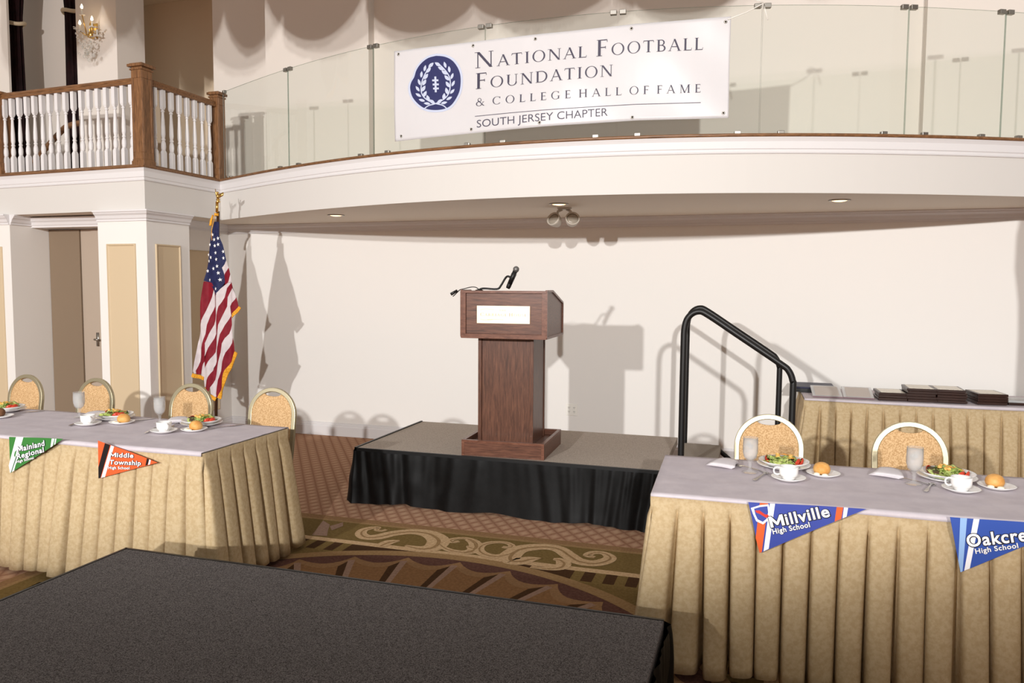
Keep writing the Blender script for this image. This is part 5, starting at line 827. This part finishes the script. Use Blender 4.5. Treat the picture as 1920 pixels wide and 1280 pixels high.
bpl0 = thing('bread_plate', (0, 0, 0), 'x', 'plate', 'small bread plates')
loop(MB(), [(0, .003), (.045, .002), (.05, 0), (.055, .004), (.074, .012), (.076, .015), (.071, .015), (.052, .006), (0, .005)], (0, 0, 0), 32).build('dish', M_china, bpl0, True)
roll0 = thing('bread_roll', (0, 0, 0), 'x', 'bread roll', 'bread rolls on the small plates')
loop(MB(), [(0, 0), (.026, .001), (.035, .008), (.0385, .02), (.036, .034), (.028, .046), (.015, .053), (0, .055)], (0, 0, 0), 26).build('crust', M_bun, roll0, True)
but0 = thing('butter_pat', (0, 0, 0), 'x', 'butter', 'pats of butter beside the rolls')
m = MB(); m.lathe([(0, 0), (.011, 0), (.0145, .004), (.013, .009), (.006, .012), (0, .012)], 9); m.build('butter_curl', M_butter, but0, True)
def flatware(kind):
    t = thing(kind, (0, 0, 0), 'x', kind, {'table_fork': 'forks', 'table_knife': 'knives', 'teaspoon': 'teaspoons'}[kind]); m = MB()
    def blade(rows):
        for (y0, w0, z0), (y1, w1, z1) in zip(rows, rows[1:]):
            vs = [(-w0, y0, z0), (w0, y0, z0), (w1, y1, z1), (-w1, y1, z1)]; m.add([(x, y, z) for x, y, z in vs] + [(x, y, z + .0022) for x, y, z in vs], [(3, 2, 1, 0), (4, 5, 6, 7), (0, 1, 5, 4), (1, 2, 6, 5), (2, 3, 7, 6), (3, 0, 4, 7)])
    if kind == 'table_knife': blade([(-.11, .004, .001), (-.10, .008, .001), (-.02, .006, .003), (.0, .004, .003), (.02, .009, .001), (.09, .009, .001), (.115, .002, .001)])
    else:
        blade([(-.10, .005, .001), (-.085, .009, .001), (-.03, .004, .003), (.03, .003, .005), (.045, .006, .004)])
        if kind == 'table_fork':
            blade([(.045, .006, .004), (.055, .012, .002), (.062, .0125, .0015)])
            for dx in (-.0105, -.0035, .0035, .0105):
                m.add([(dx - .0016, .062, .0015), (dx + .0016, .062, .0015), (dx + .001, .10, .004), (dx - .001, .10, .004), (dx - .0016, .062, .0035), (dx + .0016, .062, .0035), (dx + .001, .10, .006), (dx - .001, .10, .006)], [(3, 2, 1, 0), (4, 5, 6, 7), (0, 1, 5, 4), (1, 2, 6, 5), (2, 3, 7, 6), (3, 0, 4, 7)])
        else: m.lathe([(0, 0), (.010, .0012), (.0155, .005), (.0145, .0055), (.009, .003), (0, .002)], 16, (0, .06, 0))
    m.build({'table_fork': 'tines_and_handle', 'table_knife': 'blade_and_handle', 'teaspoon': 'bowl_and_handle'}[kind], M_steel, t); return t
fork0, knife0, spoon0 = flatware('table_fork'), flatware('table_knife'), flatware('teaspoon')
def napkin_src():
    t = thing('napkin', (0, 0, 0), 'x', 'napkin', 'folded white napkins'); m = MB()
    for k in range(5):
        m.grid(9, 7, lambda i, j: (lambda u, v: ((u - .5) * .13 * (1.0 - .35 * v) + .006 * k * (1 - v), (v - .5) * .16 - .006 * k, .002 + .0035 * k + .005 * math.sin(PI * u) * (.4 + .6 * v) + .006 * math.sin(PI * v)))(i / 8, j / 6))
    m.build('folds', M_napkin, t, True, solid=.002); return t
nap0 = napkin_src()
used = set()
def put(src, x, y, z, rz, lab):
    if src.name in used: return dup(src, (x, y, z), rz, lab)
    used.add(src.name); src.location = (x, y, z); src.rotation_euler = (0, 0, rz); src['label'] = lab; return src
SETS = [
 ('at the left end of the left table', (-4.86, 3.93), None, None, (-4.655, 3.73), None, 0.3, sal1),
 ('before the chair by the brown doorway', (-3.93, 3.93), (-3.905, 3.70), (-4.185, 3.90), (-3.755, 3.815), (-4.16, 4.005), .0, sal0),
 ('before the chair under the flag', (-3.255, 3.935), (-3.295, 3.66), (-3.532, 3.89), (-3.165, 3.760), (-3.49, 4.0), .25, sal1),
 ('nearest the stage steps on the right table', (.158, 3.915), (.170, 3.655), (.002, 3.745), (.328, 3.80), (-.115, 3.885), .1, sal0),
 ('at the right edge of the right table', (.862, 3.905), (.872, 3.69), (.700, 3.755), (1.035, 3.80), (.62, 3.93), -.3, sal1)]
for k, (w, pl, cp, gl, bp, npk, ro, sl) in enumerate(SETS):
    sg = 1 if k < 3 else -1
    put(plate0, *pl, ZT, ro, 'white salad plate stacked on an underplate ' + w)
    put(sl, *pl, ZT, ro + (.0 if k < 3 else .15), 'green salad with tomato wedges ' + w)
    put(bpl0, *bp, ZT, 0, 'small white bread plate ' + w)
    if k == 0:
        rb = put(roll0, bp[0] - .03, bp[1] + .01, ZT + .0055, 0, 'dark brown roll at the left edge of the left table')
    else:
        put(roll0, bp[0] + .006 * sg, bp[1] + .008, ZT + .0055, k * .7, 'golden round bread roll ' + w)
        put(but0, bp[0] - .030, bp[1] - .030, ZT + .006, .3 * k, 'rear pat of butter, bread plate ' + w); put(but0, bp[0] + .004, bp[1] - .044, ZT + .006, 1 + k, 'front pat of butter, bread plate ' + w)
    if cp:
        put(sauc0, *cp, ZT, 0, 'white saucer under the coffee cup ' + w); put(cup0, *cp, ZT + .0048, 2.6 if k < 3 else .15, 'white coffee cup ' + w)
        put(spoon0, cp[0] - .115, cp[1] + .03, ZT, .35 * sg, 'teaspoon beside the coffee cup ' + w)
    if gl: put(glass0, *gl, ZT, k, 'stemmed goblet of iced water ' + w)
    if npk: put(nap0, *npk, ZT, (.5 if k < 3 else -.35), 'folded white napkin ' + w)
    put(knife0, pl[0] + .185, pl[1] - .005, ZT, -.5 if k < 3 else -.1, 'steel table knife right of the salad plate ' + w)
    put(fork0, pl[0] - .155, pl[1] - (.09 if k > 2 else .05), ZT, .5 if k < 3 else .9, 'steel fork left of the salad plate ' + w)

# dark roll gets its own crust
for ch in rb.children:
    ch.data = ch.data.copy(); ch.data.materials[0] = M_bund

# ------------------------------------------------------------------ school pennants
PC = {'w': (244, 243, 246), 'k': (30, 26, 27), 'g': (38, 92, 50), 'o': (224, 96, 46), 'b': (150, 186, 232)}
PB = {'mainland': (58, 124, 58), 'middle': (228, 94, 50), 'millville': (58, 74, 158), 'oakcrest': (52, 84, 168)}
M_pw = mat('pennant_white', PC['w'], .35, 0, .4); M_pk = mat('pennant_outline', (34, 34, 44), .4); pm_ = {k: mat('pennant_stripe_' + k, v, .35, 0, .4) for k, v in PC.items()}  # dark print outlines the white pennant letters
PL = {'mainland': 'green pennant lettered Mainland Regional High School on the left table', 'middle': 'orange pennant lettered Middle Township High School on the left table',
      'millville': 'blue pennant lettered Millville High School with a shield emblem', 'oakcrest': 'blue pennant lettered Oakcrest High School at the right edge of the picture'}
BLOCK_M = [(0, 0), (.17, 0), (.17, .42), (.37, .10), (.47, .10), (.67, .42), (.67, 0), (.84, 0), (.84, .70), (.67, .70), (.42, .30), (.17, .70), (0, .70)]
def bold_text(txt, b):
    """heavy lettering; the capital M is drawn as a block letter"""
    if txt[0] != 'M': return text_mesh(txt, b, 1.1)
    vs, fs = text_mesh(txt[1:], b, 1.1); mn = min(v[0] for v in text_mesh(txt[1:], .024, 1.1)[0]); vs = [(x - mn + .93, y) for x, y in vs]
    sh = [(0, 0)] if b < .03 else [(.05 * math.cos(a), .05 * math.sin(a)) for a in [k * PI / 4 for k in range(8)]]
    for dx, dy in sh: fs = fs + [tuple(range(len(vs), len(vs) + 13))]; vs = vs + [(x + dx, y + dy) for x, y in BLOCK_M]
    return vs, fs
for key, P in PEN.items():
    left = key in ('mainland', 'middle'); yf = (lambda x: 3.256) if left else (lambda x: 3.244 + (x + .392) * .032 - .045)
    o = P['out']; cx = sum(p[0] for p in o) / 3; zb = min(p[1] for p in o)
    t = thing('pennant', (cx, yf(cx), zb), PL[key], 'pennant', 'school pennants on the table skirts')
    sag = lambda x, z: .004 * math.sin((x - cx) * 14) + (.77 - z) * -.03
    put3 = lambda x, z, off: (x, yf(x) + sag(x, z) - off, z)
    mats_ = [mat('pennant_ground_' + key, PB[key], .35, 0, .4)]
    def subdivided(mb, tri, off, mi=0, n=10):
        a, b, c = tri
        pt = lambda i, j: put3(a[0] + (b[0] - a[0]) * i / n + (c[0] - a[0]) * j / n, a[1] + (b[1] - a[1]) * i / n + (c[1] - a[1]) * j / n, off)
        for i in range(n):
            for j in range(n - i):
                mb.flat([pt(i, j), pt(i + 1, j), pt(i, j + 1)], mi)
                if i + j < n - 1: mb.flat([pt(i + 1, j), pt(i + 1, j + 1), pt(i, j + 1)], mi)
    mb = MB(); subdivided(mb, o, 0); mb.build('sheet', mats_, t, solid=.0015, world=True)
    for c, poly in P['st']: sm = MB(); sm.flat([put3(x, z, .0016) for x, z in poly]); sm.build('stripe', pm_[c], t, world=True)
    if 'sh' in P:
        em = MB()
        for i, poly in enumerate(P['sh']): em.flat([put3(x, z, .0022 + .0006 * i) for x, z in poly], i)
        em.build('shield_emblem', [M_pw, mats_[0], mat('emblem_red', (206, 58, 44), .4)], t, world=True)
    lt = MB()
    for txt, a, b, capx, ital in P['tx']:
        sc = (1 / 5.817 if left else 1 / 7.385 if key == 'millville' else 1 / 4.57); cap = capx * sc / (437.0 if left else 442.0) * 1.0
        A, B_ = Vector(a), Vector(b); d = (B_ - A).normalized(); n = Vector((-d.y, d.x)); big = capx > 45
        for lay_ in ((1, 0) if big else (1, 0)):
            vs, fs = bold_text(txt, .024 if not lay_ else .07 if big else .05); ref = bold_text(txt, .024)[0]
            x0, x1 = min(v[0] for v in ref), max(v[0] for v in ref); ln = (B_ - A).length
            q = []
            for vx, vy in vs:
                u = (vx - x0) / (x1 - x0) * ln + (.14 * ital * vy / .7 * cap); v = vy / .71 * cap
                if lay_: u += cap * .015; v -= cap * .02
                p = A + d * u + n * v; q.append(put3(p.x, p.y, .0045 if not lay_ else .0034))
            lt.add(q, fs, lay_)
    lt.build('lettering', [M_pw, M_pk], t, world=True)

# ------------------------------------------------------------------ awards on the back table
ZA = .7645
def plaque_src():
    t = thing('award_plaque', (0, 0, 0), 'x', 'plaque', 'stacked dark wood award plaques'); MB().box(-.103, -.135, 0, .103, .135, .0195).build('board', M_darkwood, t, bevel=.003); MB().box(-.085, -.115, .0195, .085, .115, .0205).build('metal_sheet', M_plate, t); return t
pq0 = plaque_src(); ordn = ['bottom', 'second', 'third', 'fourth', 'fifth', 'topmost']
for x, y, n, nm in ((1.055, 6.70, 3, 'left stack of plaques'), (1.252, 6.695, 5, 'middle stack of plaques'), (1.458, 6.70, 5, 'third stack of plaques from the left'), (1.725, 6.71, 4, 'right stack of plaques, angled away')):
    for k in range(n):
        random.seed(int(x * 100) + k); dx, dy, rz = random.uniform(-.006, .006), random.uniform(-.005, .005), random.uniform(-.03, .03) + (.10 if n == 4 else .0) + (-.05 if n == 4 and k == 0 else 0)
        if n == 3 and k == 0: dx -= .01
        pl = 'topmost' if k == n - 1 else ordn[k]
        put(pq0, x + dx, y + dy, ZA + .0207 * k, rz, f'{pl} dark wood plaque in the {nm}')
for x, y, rz, lab in ((.578, 6.69, .03, 'clear acrylic award sheet lying flat, first from the left on the award table'), (.812, 6.70, -.02, 'clear acrylic award sheet lying flat, next to the left plaque stack')):
    t = thing('acrylic_award', (x, y, ZA), lab, 'award', rz=rz)
    TR = Matrix.Translation((0, -.125, .0)) @ Matrix.Rotation(.23, 4, 'X')
    m = MB(); m.M = TR; m.box(-.112, 0, 0, .112, .25, .012).build('clear_block', M_acr, t, bevel=.002); m = MB(); m.M = TR; m.box(-.09, .02, .0122, .09, .23, .0128).build('printed_card', M_cards, t)
    m = MB(); m.M = TR; m.box(-.112, -.0015, 0, .112, 0, .012).build('front_edge', mat('violet_edge', (130, 108, 112), .3), t); MB().box(-.05, .03, 0, .05, .10, .034).build('rest', M_darkwood, t)
t = thing('certificate_folder', (.47, 7.03, ZA), 'dark navy folder lying at the back left of the award table', 'folder', rz=.0)
MB().box(-.14, -.18, .0, .19, .16, .014).build('lower_cover', M_black, t, bevel=.003); MB().box(-.145, -.185, .030, .195, .165, .046).build('upper_cover', M_navybook, t, bevel=.005); MB().box(-.13, -.17, .014, .18, .15, .030).build('pages', M_black, t)
t = thing('acrylic_award', (1.96, 6.75, ZA), 'clear faceted acrylic award on the dark slab at the far right of the award table', 'award', rz=.1)
MB().box(-.12, -.13, 0, .12, .13, .018).build('dark_slab', M_darkwood, t, bevel=.003); MB().prism([(-.11, -.09), (.0, -.12), (.11, -.09), (.11, .1), (-.11, .1)], lambda a, b, d: (a, b, .018 + d), 0, .014).build('clear_block', M_acr, t)

# ------------------------------------------------------------------ added unseen panels ahead of each flash, put in to darken the near floor
for (lx_, ly_, lz_), d_, aim, drop, wd_, tl_ in BLOCKERS:
    a_ = math.radians(aim); cx_, cy_ = lx_ + d_ * math.sin(a_), ly_ + d_ * math.cos(a_); zt_ = lz_ - d_ * math.tan(math.radians(drop)); side = 'left' if lx_ < 0 else 'right'
    t = thing('added_light_blocker', (cx_, cy_, 0), 'added black cloth panel on two stands blocking the ' + side + ' flash, unseen behind the camera', 'panel', rz=-a_)
    MB().prism([(-wd_ / 2, zt_ - .7), (wd_ / 2, zt_ - .7), (wd_ / 2, zt_ + tl_ * wd_ / 2), (-wd_ / 2, zt_ - tl_ * wd_ / 2)], lambda p, q, r: (p, r, q), -.004, .004).build('cloth', M_blackc, t)
    for s_ in (-1, 1):
        MB().tube([(s_ * (wd_ / 2 - .03), .02, .02), (s_ * (wd_ / 2 - .03), .02, zt_ - .1)], .014, 8).build('stand_pole', M_black, t, True)
        MB().lathe([(0, 0), (.2, 0), (.2, .012), (.03, .03), (0, .03)], 16, (s_ * (wd_ / 2 - .03), .02, 0)).build('stand_base', M_black, t, True)
